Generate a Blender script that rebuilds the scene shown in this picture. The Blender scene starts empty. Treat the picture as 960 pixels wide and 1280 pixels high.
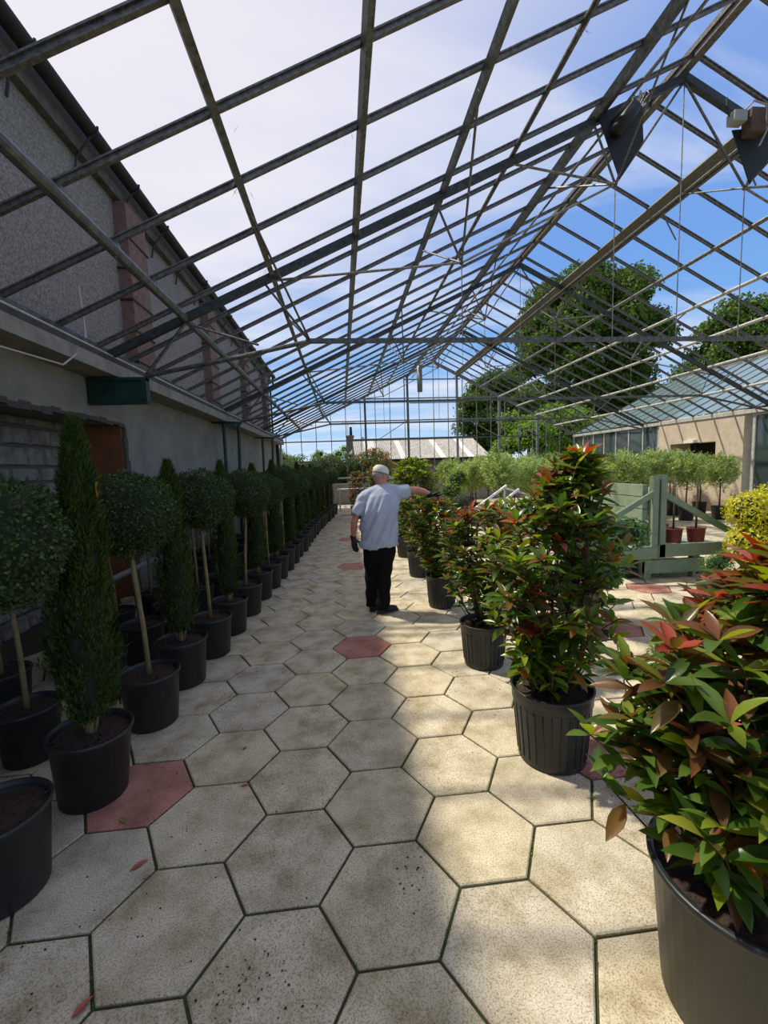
import bpy, bmesh, math, random
import numpy as np
from mathutils import Vector, Matrix, Euler
random.seed(7); RNG = np.random.default_rng(7)
S = bpy.context.scene; C = S.collection
PI = math.pi; cos = math.cos; sin = math.sin

# ------------------------------------------------------------------ camera
H = 1.65; F = 545.345; PITCH = .102857; ROLL = .0332975; YAW = .0939318
def _axes():
    cp, sp = cos(PITCH), sin(PITCH); cr, sr = cos(ROLL), sin(ROLL)
    fw = Vector((0, cp, -sp)); rt = Vector((1, 0, 0)); up = Vector((0, sp, cp))
    r2 = rt*cr - up*sr; u2 = rt*sr + up*cr
    M = Matrix.Rotation(-YAW, 3, 'Z')
    return M@fw, M@r2, M@u2
FW, RT, UP = _axes()
O = Vector((0, 0, H))
cam = bpy.data.objects.new('camera', bpy.data.cameras.new('camera')); C.objects.link(cam)
cam.data.sensor_fit = 'HORIZONTAL'; cam.data.sensor_width = 36; cam.data.lens = 36*F/960
cam.data.clip_start = .02; cam.data.clip_end = 400
m3 = Matrix((RT, UP, -FW)).transposed()
cam.matrix_world = Matrix.Translation(O) @ m3.to_4x4()
S.camera = cam
def ray(x, y): return FW + RT*((x-480)/F) - UP*((y-640)/F)
def gnd(x, y, z=0): v = ray(x, y); return O + v*((z-H)/v.z)          # a pixel on the ground (or at height z)
def onX(x, y, X): v = ray(x, y); return O + v*(X/v.x)                # a pixel on a wall plane
def onY(x, y, Y): v = ray(x, y); return O + v*(Y/v.y)
def pix(p):
    d = Vector(p)-O; w = d.dot(FW)
    return (480+F*d.dot(RT)/w, 640-F*d.dot(UP)/w, w) if w > .05 else (-9999, -9999, w)

# ------------------------------------------------------------------ light
SUNDIR = Vector((.535, -.31, -1)).normalized()
sl = bpy.data.lights.new('sun', 'SUN'); sl.energy = 4.0; sl.angle = .03; sl.color = (1, .93, .80)
sun = bpy.data.objects.new('sun', sl); C.objects.link(sun)
sun.rotation_euler = SUNDIR.to_track_quat('-Z', 'Y').to_euler(); sun.location = (-6, 3, 12)
S.view_settings.view_transform = 'Standard'; S.view_settings.look = 'None'
S.view_settings.exposure = 0.27; S.view_settings.gamma = 1; S.view_settings.use_curve_mapping = False

def lin(c):
    return tuple((v/12.92 if v <= .04045 else ((v+.055)/1.055)**2.4) for v in [q/255 for q in c])+(1,)

def world():
    w = bpy.data.worlds.new('sky'); S.world = w; w.use_nodes = True
    t = w.node_tree; n = t.nodes; l = t.links; n.clear()
    out = n.new('ShaderNodeOutputWorld'); bg = n.new('ShaderNodeBackground'); l.new(bg.outputs[0], out.inputs[0])
    tc = n.new('ShaderNodeTexCoord'); sep = n.new('ShaderNodeSeparateXYZ'); l.new(tc.outputs['Generated'], sep.inputs[0])
    grad = n.new('ShaderNodeValToRGB'); l.new(sep.outputs[2], grad.inputs[0])
    e = grad.color_ramp.elements
    e[0].position = 0; e[0].color = lin((196, 218, 238)); e[1].position = .9; e[1].color = lin((134, 152, 204))
    q = e.new(.14); q.color = lin((122, 174, 226)); q = e.new(.38); q.color = lin((108, 152, 216))
    def math_(op, a, b=None):
        m = n.new('ShaderNodeMath'); m.operation = op
        for i, v in enumerate((a, b)):
            if v is None: continue
            if isinstance(v, (int, float)): m.inputs[i].default_value = v
            else: l.new(v, m.inputs[i])
        return m.outputs[0]
    zc = math_('ADD', math_('MAXIMUM', sep.outputs[2], 0), .13)
    comb = n.new('ShaderNodeCombineXYZ')
    l.new(math_('DIVIDE', sep.outputs[0], zc), comb.inputs[0]); l.new(math_('DIVIDE', sep.outputs[1], zc), comb.inputs[1])
    mp = n.new('ShaderNodeMapping'); mp.inputs['Rotation'].default_value = (0, 0, .5); mp.inputs['Scale'].default_value = (.55, 1.7, 1)
    mp.inputs['Location'].default_value = (3.1, 1.4, 0); l.new(comb.outputs[0], mp.inputs[0])
    nz = n.new('ShaderNodeTexNoise'); nz.inputs['Scale'].default_value = .9; nz.inputs['Detail'].default_value = 7; nz.inputs['Roughness'].default_value = .58
    nz.inputs['Distortion'].default_value = .5
    l.new(mp.outputs[0], nz.inputs['Vector'])
    cr = n.new('ShaderNodeValToRGB'); l.new(nz.outputs['Fac'], cr.inputs[0])
    cr.color_ramp.elements[0].position = .42; cr.color_ramp.elements[0].color = (0, 0, 0, 1)
    cr.color_ramp.elements[1].position = .68; cr.color_ramp.elements[1].color = (.78, .78, .78, 1)
    # haze around the sun
    dt = n.new('ShaderNodeVectorMath'); dt.operation = 'DOT_PRODUCT'
    nrm = n.new('ShaderNodeVectorMath'); nrm.operation = 'NORMALIZE'; l.new(tc.outputs['Generated'], nrm.inputs[0])
    l.new(nrm.outputs[0], dt.inputs[0]); dt.inputs[1].default_value = -SUNDIR
    mr = n.new('ShaderNodeMapRange'); mr.interpolation_type = 'SMOOTHSTEP'
    mr.inputs['From Min'].default_value = .36; mr.inputs['From Max'].default_value = .93; mr.inputs['To Max'].default_value = .96
    l.new(dt.outputs['Value'], mr.inputs['Value'])
    mx = n.new('ShaderNodeMixRGB'); l.new(cr.outputs[0], mx.inputs[0]); l.new(grad.outputs[0], mx.inputs[1]); mx.inputs[2].default_value = lin((228, 228, 232))
    mx2 = n.new('ShaderNodeMixRGB'); l.new(mr.outputs[0], mx2.inputs[0]); l.new(mx.outputs[0], mx2.inputs[1]); mx2.inputs[2].default_value = lin((224, 220, 226))
    l.new(mx2.outputs[0], bg.inputs[0]); bg.inputs[1].default_value = 1.0
world()

# ------------------------------------------------------------------ materials
MATS = {}
def mat(name, col, rough=.7, metal=0, noise=None, bump=0, bscale=60, spec=.5, col2=None, nscale=8, detail=4, ramp=(.35, .65)):
    if name in MATS: return MATS[name]
    m = bpy.data.materials.new(name); m.use_nodes = True; MATS[name] = m
    t = m.node_tree; n = t.nodes; l = t.links; b = n['Principled BSDF']
    b.inputs['Base Color'].default_value = lin(col); b.inputs['Roughness'].default_value = rough; b.inputs['Metallic'].default_value = metal
    b.inputs['Specular IOR Level'].default_value = spec
    g = n.new('ShaderNodeNewGeometry')
    if col2 is not None:
        z = n.new('ShaderNodeTexNoise'); z.inputs['Scale'].default_value = nscale; z.inputs['Detail'].default_value = detail; z.inputs['Roughness'].default_value = .65
        l.new(g.outputs['Position'], z.inputs['Vector'])
        r = n.new('ShaderNodeValToRGB'); l.new(z.outputs['Fac'], r.inputs[0])
        r.color_ramp.elements[0].position = ramp[0]; r.color_ramp.elements[0].color = lin(col)
        r.color_ramp.elements[1].position = ramp[1]; r.color_ramp.elements[1].color = lin(col2)
        l.new(r.outputs[0], b.inputs['Base Color'])
    if bump:
        z = n.new('ShaderNodeTexNoise'); z.inputs['Scale'].default_value = bscale; z.inputs['Detail'].default_value = 5
        l.new(g.outputs['Position'], z.inputs['Vector'])
        bp = n.new('ShaderNodeBump'); bp.inputs['Strength'].default_value = bump; bp.inputs['Distance'].default_value = .01
        l.new(z.outputs['Fac'], bp.inputs['Height']); l.new(bp.outputs[0], b.inputs['Normal'])
    return m
def leafmat(name, cols, trans=.35, rough=.38, spec=.5):
    """cols: list of colours picked per leaf"""
    if name in MATS: return MATS[name]
    m = bpy.data.materials.new(name); m.use_nodes = True; MATS[name] = m
    t = m.node_tree; n = t.nodes; l = t.links; b = n['Principled BSDF']
    g = n.new('ShaderNodeNewGeometry'); oi = n.new('ShaderNodeObjectInfo')
    ad = n.new('ShaderNodeMath'); ad.operation = 'ADD'; l.new(g.outputs['Random Per Island'], ad.inputs[0]); l.new(oi.outputs['Random'], ad.inputs[1])
    fr = n.new('ShaderNodeMath'); fr.operation = 'FRACT'; l.new(ad.outputs[0], fr.inputs[0])
    r = n.new('ShaderNodeValToRGB'); l.new(fr.outputs[0], r.inputs[0]); e = r.color_ramp.elements
    k = len(cols)
    e[0].position = 0; e[0].color = lin(cols[0]); e[1].position = 1; e[1].color = lin(cols[-1])
    for i in range(1, k-1): q = e.new(i/(k-1)); q.color = lin(cols[i])
    l.new(r.outputs[0], b.inputs['Base Color']); b.inputs['Roughness'].default_value = rough; b.inputs['Specular IOR Level'].default_value = spec
    tr = n.new('ShaderNodeBsdfTranslucent')
    hs = n.new('ShaderNodeHueSaturation'); hs.inputs['Saturation'].default_value = 1.15; hs.inputs['Value'].default_value = 1.7; l.new(r.outputs[0], hs.inputs['Color'])
    l.new(hs.outputs[0], tr.inputs[0])
    mx = n.new('ShaderNodeMixShader'); mx.inputs[0].default_value = trans
    l.new(b.outputs[0], mx.inputs[1]); l.new(tr.outputs[0], mx.inputs[2])
    l.new(mx.outputs[0], n['Material Output'].inputs[0])
    return m
def pavermat(name, a, b_, c_, dark=(88, 84, 74)):
    m = bpy.data.materials.new(name); m.use_nodes = True; MATS[name] = m
    t = m.node_tree; n = t.nodes; l = t.links; b = n['Principled BSDF']; b.inputs['Roughness'].default_value = .85; b.inputs['Specular IOR Level'].default_value = .25
    g = n.new('ShaderNodeNewGeometry'); oi = n.new('ShaderNodeObjectInfo')
    ad = n.new('ShaderNodeMath'); ad.operation = 'ADD'; l.new(g.outputs['Random Per Island'], ad.inputs[0]); l.new(oi.outputs['Random'], ad.inputs[1])
    fr = n.new('ShaderNodeMath'); fr.operation = 'FRACT'; l.new(ad.outputs[0], fr.inputs[0])
    r = n.new('ShaderNodeValToRGB'); l.new(fr.outputs[0], r.inputs[0]); e = r.color_ramp.elements
    e[0].color = lin(a); e[1].color = lin(c_); q = e.new(.5); q.color = lin(b_)
    def noise(sc, det, p0, p1):
        z = n.new('ShaderNodeTexNoise'); z.inputs['Scale'].default_value = sc; z.inputs['Detail'].default_value = det; z.inputs['Roughness'].default_value = .6
        l.new(g.outputs['Position'], z.inputs['Vector'])
        q = n.new('ShaderNodeMapRange'); q.inputs['From Min'].default_value = p0; q.inputs['From Max'].default_value = p1; l.new(z.outputs['Fac'], q.inputs[0]); return q.outputs[0], z
    f1, _ = noise(5, 7, .40, .72)
    m1 = n.new('ShaderNodeMixRGB'); m1.blend_type = 'MULTIPLY'; l.new(f1, m1.inputs[0]); l.new(r.outputs[0], m1.inputs[1]); m1.inputs[2].default_value = lin((190, 183, 164))
    f2, _ = noise(170, 5, .46, .66)   # fine grit
    m2 = n.new('ShaderNodeMixRGB'); m2.blend_type = 'MULTIPLY'; l.new(f2, m2.inputs[0]); l.new(m1.outputs[0], m2.inputs[1]); m2.inputs[2].default_value = lin((182, 177, 166))
    # pits
    v = n.new('ShaderNodeTexVoronoi'); v.inputs['Scale'].default_value = 105; l.new(g.outputs['Position'], v.inputs['Vector'])
    pv = n.new('ShaderNodeMapRange'); pv.inputs['From Min'].default_value = .26; pv.inputs['From Max'].default_value = .16; l.new(v.outputs['Distance'], pv.inputs[0])
    f3, _ = noise(3.2, 5, .52, .66)
    cz = n.new('ShaderNodeSeparateColor'); l.new(v.outputs['Color'], cz.inputs[0])
    gt = n.new('ShaderNodeMath'); gt.operation = 'GREATER_THAN'; l.new(cz.outputs[0], gt.inputs[0]); gt.inputs[1].default_value = .45
    mu = n.new('ShaderNodeMath'); mu.operation = 'MULTIPLY'; l.new(pv.outputs[0], mu.inputs[0]); l.new(gt.outputs[0], mu.inputs[1])
    mu2 = n.new('ShaderNodeMath'); mu2.operation = 'MULTIPLY'; l.new(mu.outputs[0], mu2.inputs[0])
    ad2 = n.new('ShaderNodeMath'); ad2.operation = 'ADD'; ad2.use_clamp = True; l.new(f3, ad2.inputs[0]); ad2.inputs[1].default_value = .30; l.new(ad2.outputs[0], mu2.inputs[1])
    m3_ = n.new('ShaderNodeMixRGB'); l.new(mu2.outputs[0], m3_.inputs[0]); l.new(m2.outputs[0], m3_.inputs[1]); m3_.inputs[2].default_value = lin(dark)
    l.new(m3_.outputs[0], b.inputs['Base Color'])
    z = n.new('ShaderNodeTexNoise'); z.inputs['Scale'].default_value = 45; z.inputs['Detail'].default_value = 6; l.new(g.outputs['Position'], z.inputs['Vector'])
    bp = n.new('ShaderNodeBump'); bp.inputs['Strength'].default_value = .35; bp.inputs['Distance'].default_value = .006; l.new(z.outputs['Fac'], bp.inputs['Height']); l.new(bp.outputs[0], b.inputs['Normal'])
    return m
def glassmat(name, tint, haze=.18, hcol=(170, 205, 205)):
    m = bpy.data.materials.new(name); m.use_nodes = True; MATS[name] = m
    t = m.node_tree; n = t.nodes; l = t.links; n.remove(n['Principled BSDF'])
    tr = n.new('ShaderNodeBsdfTransparent'); tr.inputs[0].default_value = lin(tint)
    gl = n.new('ShaderNodeBsdfGlossy'); gl.inputs['Roughness'].default_value = .04
    di = n.new('ShaderNodeBsdfDiffuse'); di.inputs[0].default_value = lin(hcol)
    a = n.new('ShaderNodeMixShader'); a.inputs[0].default_value = haze; l.new(tr.outputs[0], a.inputs[1]); l.new(di.outputs[0], a.inputs[2])
    f = n.new('ShaderNodeFresnel'); f.inputs[0].default_value = 1.75
    b = n.new('ShaderNodeMixShader'); l.new(f.outputs[0], b.inputs[0]); l.new(a.outputs[0], b.inputs[1]); l.new(gl.outputs[0], b.inputs[2])
    l.new(b.outputs[0], n['Material Output'].inputs[0]); return m

M_JOINT = mat('joint_soil', (62, 58, 40), .95, col2=(58, 70, 34), nscale=9, bump=.6)
M_PAVE = pavermat('paver_buff', (213, 202, 178), (217, 204, 174), (206, 197, 178))
M_RED = pavermat('paver_red', (194, 138, 124), (186, 130, 118), (200, 144, 128), dark=(110, 70, 64))
M_FRAME = mat('weathered_metal', (66, 68, 68), .5, .55, col2=(112, 112, 108), nscale=22, spec=.5)
M_BAR = mat('glazing_bar_metal', (76, 76, 76), .5, .45, col2=(122, 118, 112), nscale=30)
M_PURL = mat('purlin_metal', (92, 92, 90), .45, .6, col2=(150, 148, 142), nscale=25)
M_WHITEM = mat('pale_metal', (196, 196, 190), .5, .1, col2=(160, 158, 150), nscale=14)
M_GREENM = mat('green_steel', (24, 62, 52), .5, .2, col2=(18, 46, 40), nscale=10)
M_RENDER = mat('cement_render', (122, 119, 112), .9, col2=(150, 146, 136), nscale=2.2, bump=.4, bscale=30, ramp=(.3, .7))
M_DASH = mat('pebbledash', (96, 92, 86), .95, col2=(168, 163, 154), nscale=48, bump=1.0, bscale=80, detail=9, ramp=(.34, .68))
M_LEDGE = mat('concrete_ledge', (150, 146, 136), .9, col2=(120, 118, 110), nscale=4, bump=.3)
M_DARKLEDGE = mat('lead_flashing', (52, 50, 48), .8, col2=(70, 67, 63), nscale=9)
M_STONE = mat('limewashed_stone', (150, 146, 138), .95, col2=(104, 100, 94), nscale=7, bump=.9, bscale=22)
M_MORTAR = mat('stone_mortar', (96, 93, 88), .95, bump=.5)
M_ORANGE = mat('terracotta_plaster', (138, 86, 52), .9, col2=(120, 72, 44), nscale=5, bump=.3)
M_BRICK = mat('red_brick_pilaster', (112, 84, 76), .95, col2=(132, 108, 98), nscale=10, bump=.7, bscale=45)
M_POT = mat('black_plastic', (34, 36, 37), .42, col2=(46, 47, 47), nscale=14, spec=.45)
M_SOIL = mat('potting_bark', (44, 32, 25), .95, col2=(72, 52, 40), nscale=60, bump=1.0, bscale=110)
M_STEM = mat('pale_bark', (150, 128, 92), .85, col2=(112, 104, 70), nscale=16, bump=.3, bscale=40)
M_TWIG = mat('red_brown_twig', (96, 56, 46), .7, col2=(74, 62, 44), nscale=20)
M_TRUNK = mat('grey_bark', (92, 84, 72), .9, col2=(66, 60, 50), nscale=6, bump=.6, bscale=20)
L_BALL = leafmat('privet_leaf', [(38, 56, 24), (52, 72, 32), (70, 92, 42), (44, 62, 28), (104, 118, 72)], .2, .5, .3)
L_CYP = leafmat('cypress_leaf', [(44, 62, 26), (60, 80, 32), (80, 98, 40), (50, 70, 30)], .2, .7, .2)
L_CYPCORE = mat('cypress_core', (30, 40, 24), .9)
L_G = leafmat('photinia_green', [(52, 80, 30), (72, 102, 38), (96, 120, 50), (62, 90, 34)], .36, .28)
L_Y = leafmat('photinia_lime', [(132, 146, 48), (108, 132, 44), (150, 152, 62)], .42, .3)
L_B = leafmat('photinia_bronze', [(112, 90, 50), (126, 78, 50), (96, 92, 46)], .36, .28)
L_R = leafmat('photinia_red', [(160, 66, 48), (182, 92, 66), (138, 54, 46), (190, 118, 98)], .38, .3)
L_OLIVE = leafmat('olive_leaf', [(128, 150, 72), (166, 180, 112), (100, 126, 54), (198, 206, 156), (142, 168, 72)], .42, .4)
L_GOLD = leafmat('golden_conifer_leaf', [(206, 196, 36), (180, 180, 40), (224, 212, 60), (140, 160, 44)], .35, .6)
L_FERN = leafmat('feathery_conifer_leaf', [(92, 130, 60), (74, 112, 52), (112, 148, 72)], .3, .6)
L_SMALL = leafmat('small_glossy_leaf', [(50, 86, 38), (66, 104, 44), (84, 122, 56), (40, 72, 32)], .32, .3)
L_TREE = leafmat('tree_leaf', [(60, 82, 30), (78, 102, 38), (100, 122, 48), (48, 68, 26)], .25, .7, .2)
L_TREE2 = leafmat('light_tree_leaf', [(104, 136, 52), (122, 150, 62), (88, 120, 46)], .38, .6)
L_HEDGE = leafmat('hedge_leaf', [(70, 94, 46), (92, 112, 58), (56, 78, 38)], .3, .55)
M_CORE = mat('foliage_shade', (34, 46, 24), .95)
M_GRWOOD = mat('sage_painted_wood', (112, 132, 106), .75, col2=(128, 146, 120), nscale=12, bump=.25, bscale=40)
M_TERRA = mat('terracotta_pot', (136, 62, 48), .7, col2=(118, 52, 42), nscale=12)
M_GLASSR = glassmat('roof_glass', (160, 210, 198), .34, (186, 220, 224))
M_GLASSW = glassmat('wall_glass', (176, 206, 196), .10)
M_ROOF = mat('fibre_cement_sheet', (132, 128, 122), .9, col2=(186, 182, 174), nscale=5, detail=8)
M_SKYL = mat('pale_roof_sheet', (196, 196, 190), .6)
M_BLOCK = mat('concrete_block_render', (204, 186, 164), .9, col2=(186, 170, 150), nscale=5, bump=.3)
M_DARK = mat('dark_interior', (26, 24, 22), .9)
M_GRASS = mat('outside_ground', (98, 104, 70), .95, col2=(120, 112, 86), nscale=3)
M_WHITE = mat('white_paint', (226, 226, 222), .6)
M_BLACKM = mat('black_plate', (26, 30, 30), .55, .1)
M_GREYBOX = mat('grey_plastic_box', (150, 152, 146), .5)
M_SKIN = mat('skin', (196, 140, 116), .55, col2=(178, 118, 98), nscale=26)
M_SHIRT = mat('pale_grey_jersey', (182, 190, 204), .9, col2=(172, 180, 196), nscale=14, bump=.15, bscale=300)
M_TROU = mat('black_trouser_cloth', (16, 16, 18), .9, spec=.2)
M_GLOVE = mat('black_rubber_glove', (20, 20, 22), .6)
M_CAP = mat('cream_cap_cloth', (214, 210, 198), .85)
M_HAIR = mat('grey_hair', (158, 150, 144), .85)
M_SHOE = mat('dark_leather', (38, 32, 28), .55)
M_SOLE = mat('rubber_sole', (60, 56, 52), .8)
M_TAPE = mat('orange_tape', (226, 150, 40), .6)
M_FALLEN = mat('fallen_red_leaf', (168, 82, 66), .6)
M_FALLEN2 = mat('fallen_brown_leaf', (86, 66, 48), .7)
M_MOSS = leafmat('moss_blade', [(92, 124, 48), (70, 98, 38), (116, 140, 60)], .3, .7)
M_WIRE = mat('pale_wire', (176, 170, 160), .6)

# ------------------------------------------------------------------ builders
class MB:
    def __init__(s): s.v = []; s.f = []; s.mi = []
    def add(s, vs, fs, mi=0):
        o = len(s.v); s.v += [tuple(v) for v in vs]; s.f += [tuple(i+o for i in f) for f in fs]; s.mi += [mi]*len(fs); return s
    def box(s, a, b, mi=0):
        x0, y0, z0 = [min(p, q) for p, q in zip(a, b)]; x1, y1, z1 = [max(p, q) for p, q in zip(a, b)]
        return s.add([(x0,y0,z0),(x1,y0,z0),(x1,y1,z0),(x0,y1,z0),(x0,y0,z1),(x1,y0,z1),(x1,y1,z1),(x0,y1,z1)],
              [(0,3,2,1),(4,5,6,7),(0,1,5,4),(1,2,6,5),(2,3,7,6),(3,0,4,7)], mi)
    def bar(s, a, b, w, h, up=(0, 0, 1), mi=0):
        a = Vector(a); b = Vector(b); d = (b-a).normalized(); u = Vector(up)
        r = d.cross(u)
        if r.length < 1e-4: r = d.cross(Vector((0, 1, 0)))
        r.normalize(); u = r.cross(d).normalized()
        o = []
        for p in (a, b):
            for i, j in ((-1,-1),(1,-1),(1,1),(-1,1)): o.append(p+r*(i*w/2)+u*(j*h/2))
        return s.add(o, [(0,1,2,3)[::-1],(4,5,6,7),(0,1,5,4),(1,2,6,5),(2,3,7,6),(3,0,4,7)], mi)
    def tube(s, pts, rad, n=8, caps=True, mi=0, sq=None):
        pts = [Vector(p) for p in pts]
        if isinstance(rad, (int, float)): rad = [rad]*len(pts)
        ring = []; prev = None
        for i, p in enumerate(pts):
            d = (pts[min(i+1, len(pts)-1)]-pts[max(i-1, 0)]).normalized()
            if prev is None:
                r = d.cross(Vector((0, 0, 1)))
                if r.length < .05: r = d.cross(Vector((0, 1, 0)))
            else: r = prev-d*prev.dot(d)
            r.normalize(); prev = r; u = r.cross(d)
            for k in range(n):
                a = 2*PI*k/n; ring.append(p+(r*cos(a)+u*sin(a)*(sq or 1))*rad[i])
        fs = []
        for i in range(len(pts)-1):
            for k in range(n):
                a = i*n+k; b = i*n+(k+1) % n; fs.append((a, b, b+n, a+n))
        if caps: fs.append(tuple(range(n))[::-1]); fs.append(tuple(range((len(pts)-1)*n, len(pts)*n)))
        return s.add(ring, fs, mi)
    def lathe(s, prof, n=28, c=(0, 0, 0), mi=0):
        vs = []; fs = []
        for r, z in prof:
            for k in range(n): a = 2*PI*k/n; vs.append((c[0]+r*cos(a), c[1]+r*sin(a), c[2]+z))
        for i in range(len(prof)-1):
            for k in range(n):
                a = i*n+k; b = i*n+(k+1) % n; fs.append((a, b, b+n, a+n))
        return s.add(vs, fs, mi)
    def loft(s, secs, n=20, mi=0):
        """closed stack of ellipses (cx,cy,cz,rx,ry[,tilt])"""
        vs = []; fs = []
        for q in secs:
            cx, cy, cz, rx, ry = q[:5]; tl = q[5] if len(q) > 5 else 0
            for k in range(n):
                a = 2*PI*k/n; x = rx*cos(a); vs.append((cx+x, cy+ry*sin(a), cz+x*tl))
        for i in range(len(secs)-1):
            for k in range(n):
                a = i*n+k; b = i*n+(k+1) % n; fs.append((a, b, b+n, a+n))
        fs.append(tuple(range(n))[::-1]); fs.append(tuple(range((len(secs)-1)*n, len(secs)*n)))
        return s.add(vs, fs, mi)
    def ball(s, c, r, n=14, m=9, mi=0, rot=None):
        r = (r, r, r) if isinstance(r, (int, float)) else r
        vs = []; fs = []
        R = rot or Matrix.Identity(3); c = Vector(c)
        for i in range(m+1):
            t = PI*i/m
            for k in range(n):
                a = 2*PI*k/n
                vs.append(c+R@Vector((r[0]*sin(t)*cos(a), r[1]*sin(t)*sin(a), r[2]*cos(t))))
        for i in range(m):
            for k in range(n):
                a = i*n+k; b = i*n+(k+1) % n; fs.append((a, a+n, b+n, b))
        return s.add(vs, fs, mi)
    def mesh(s, name, mats, smooth=False):
        me = bpy.data.meshes.new(name); me.from_pydata(s.v, [], s.f)
        for m in (mats if isinstance(mats, (list, tuple)) else [mats]): me.materials.append(m)
        if any(s.mi): me.polygons.foreach_set('material_index', s.mi)
        if smooth: me.polygons.foreach_set('use_smooth', [True]*len(me.polygons))
        me.update(); return me
    def build(s, name, mats, parent=None, smooth=False, loc=None):
        return put(name, s.mesh(name, mats, smooth), parent, loc)
def put(name, me, parent=None, loc=None, rot=None, scale=None):
    o = bpy.data.objects.new(name, me); C.objects.link(o)
    if parent: o.parent = parent
    if loc is not None: o.location = loc
    if rot is not None: o.rotation_euler = rot
    if scale is not None: o.scale = (scale,)*3 if isinstance(scale, (int, float)) else scale
    return o
def tag(o, label, cat=None, group=None, kind=None):
    if label: o['label'] = label
    if cat: o['category'] = cat
    if group: o['group'] = group
    if kind: o['kind'] = kind
    return o
def thing(name, label, cat, loc=(0, 0, 0), rotz=0, group=None, kind=None):
    o = put(name, None, None, loc, (0, 0, rotz)); o.empty_display_size = .1
    return tag(o, label, cat, group, kind)
def structure(o, label=None, cat=None):
    o['kind'] = 'structure'
    if label: o['label'] = label
    if cat: o['category'] = cat
    return o
def smooth_angle(me):
    me.polygons.foreach_set('use_smooth', [True]*len(me.polygons))

# many small leaves at once, each one folded four-cornered blade
def leaf_arrays(P, D, N, L, W, fold=.25):
    P = np.asarray(P, float); D = np.asarray(D, float); N = np.asarray(N, float); n = len(P)
    D = D/np.linalg.norm(D, axis=1)[:, None]
    Sd = np.cross(D, N); Sd /= (np.linalg.norm(Sd, axis=1)[:, None]+1e-9); Nn = np.cross(Sd, D)
    L = np.broadcast_to(L, n)[:, None]; W = np.broadcast_to(W, n)[:, None]
    v = np.empty((n, 4, 3))
    v[:, 0] = P; v[:, 2] = P+D*L
    mid = P+D*L*.48+Nn*W*fold
    v[:, 1] = mid+Sd*W*.5; v[:, 3] = mid-Sd*W*.5
    return v.reshape(-1, 3)
def leaf_mesh(name, v, mats, mi=None, extra=None):
    """v: 4 verts per leaf; extra: an MB appended with its own material indices"""
    n = len(v)//4; ev = np.array(extra.v, float).reshape(-1, 3) if extra else np.zeros((0, 3))
    me = bpy.data.meshes.new(name)
    V = np.vstack([v, ev]); me.vertices.add(len(V)); me.vertices.foreach_set('co', V.astype(np.float32).ravel())
    loops = list(range(4*n)); tot = [4]*n
    if extra:
        for f in extra.f: loops += [i+4*n for i in f]; tot.append(len(f))
    tot = np.array(tot); st = np.concatenate([[0], np.cumsum(tot)[:-1]])
    me.loops.add(len(loops)); me.loops.foreach_set('vertex_index', loops)
    me.polygons.add(len(tot)); me.polygons.foreach_set('loop_start', st); me.polygons.foreach_set('loop_total', tot)
    for m in (mats if isinstance(mats, (list, tuple)) else [mats]): me.materials.append(m)
    idx = list(mi) if mi is not None else [0]*n
    if extra: idx += list(extra.mi)
    me.polygons.foreach_set('material_index', idx)
    me.update(calc_edges=True); me.validate(); return me
def rnd_dirs(n):
    d = RNG.normal(size=(n, 3)); return d/np.linalg.norm(d, axis=1)[:, None]

# ------------------------------------------------------------------ ground and paving
ground = structure(MB().box((-60, -20, -.3), (90, 90, -.06)).build('ground', M_GRASS), 'rough ground around the glasshouse', 'ground')
fl = structure(MB().box((-3.4, -3, -.06), (11.4, 20.3, -.012)).build('floor', M_JOINT), 'floor of large hexagonal concrete pavers with mossy joints', 'floor')
HS = .2761; HO = Vector((.121, 1.525, 0))
def paver_mesh(name, m):
    R = HS-.0065; b = MB(); vs = []
    for rr, z in ((R, -.05), (R, -.005), (R-.006, 0)):
        for k in range(6): a = PI/3*k; vs.append((rr*cos(a), rr*sin(a), z))
    fs = []
    for i in (0, 1):
        for k in range(6): a = i*6+k; c_ = i*6+(k+1) % 6; fs.append((a, c_, c_+6, a+6))
    fs.append(tuple(range(12, 18))); b.add(vs, fs); return b
PB = paver_mesh('p', None)
me_buff = PB.mesh('paver', M_PAVE); me_red = PB.mesh('paver_red', M_RED)
REDS = {(0, 10), (0, 24), (-3, 3), (3, 3), (6, 10), (0, 36), (0, 58), (9, 15), (-6, 14), (3, 17)}
cells = []
for c_ in range(-9, 28):
    for k in range(-6, 82):
        if (c_+k) % 2: continue
        x = HO.x+1.5*HS*c_; y = HO.y+HS*.8660254*k
        if x < -3.05 or x > 11.2 or y < -1.5 or y > 20.1: continue
        p = pix((x, y, 0)); vis = -60 < p[0] < 1020 and p[1] < 1390
        cells.append((0 if vis else 1, math.hypot(x, y), x, y, c_, k))
cells.sort()
rest = MB(); nred = MB()
for i, (v_, d_, x, y, c_, k) in enumerate(cells):
    red = (c_, k) in REDS
    dz = random.uniform(-.003, .002); tx = random.uniform(-.006, .006); ty = random.uniform(-.006, .006)
    if i < 300:
        o = put('paver', me_red if red else me_buff, fl, (x, y, dz), (tx, ty, 0))
        if red: o['label'] = 'faded red hexagonal paver'
    else:
        tgt = nred if red else rest
        tgt.add([(x+a, y+b, dz+z+a*ty*.5) for a, b, z in PB.v], PB.f)
rest.mesh  # far pavers
b = MB(); b.v = rest.v+nred.v; b.f = rest.f+[tuple(i+len(rest.v) for i in f) for f in nred.f]; b.mi = rest.mi+[1]*len(nred.f)
o = b.build('far_pavers', [M_PAVE, M_RED], fl); o['kind'] = 'stuff'
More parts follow.
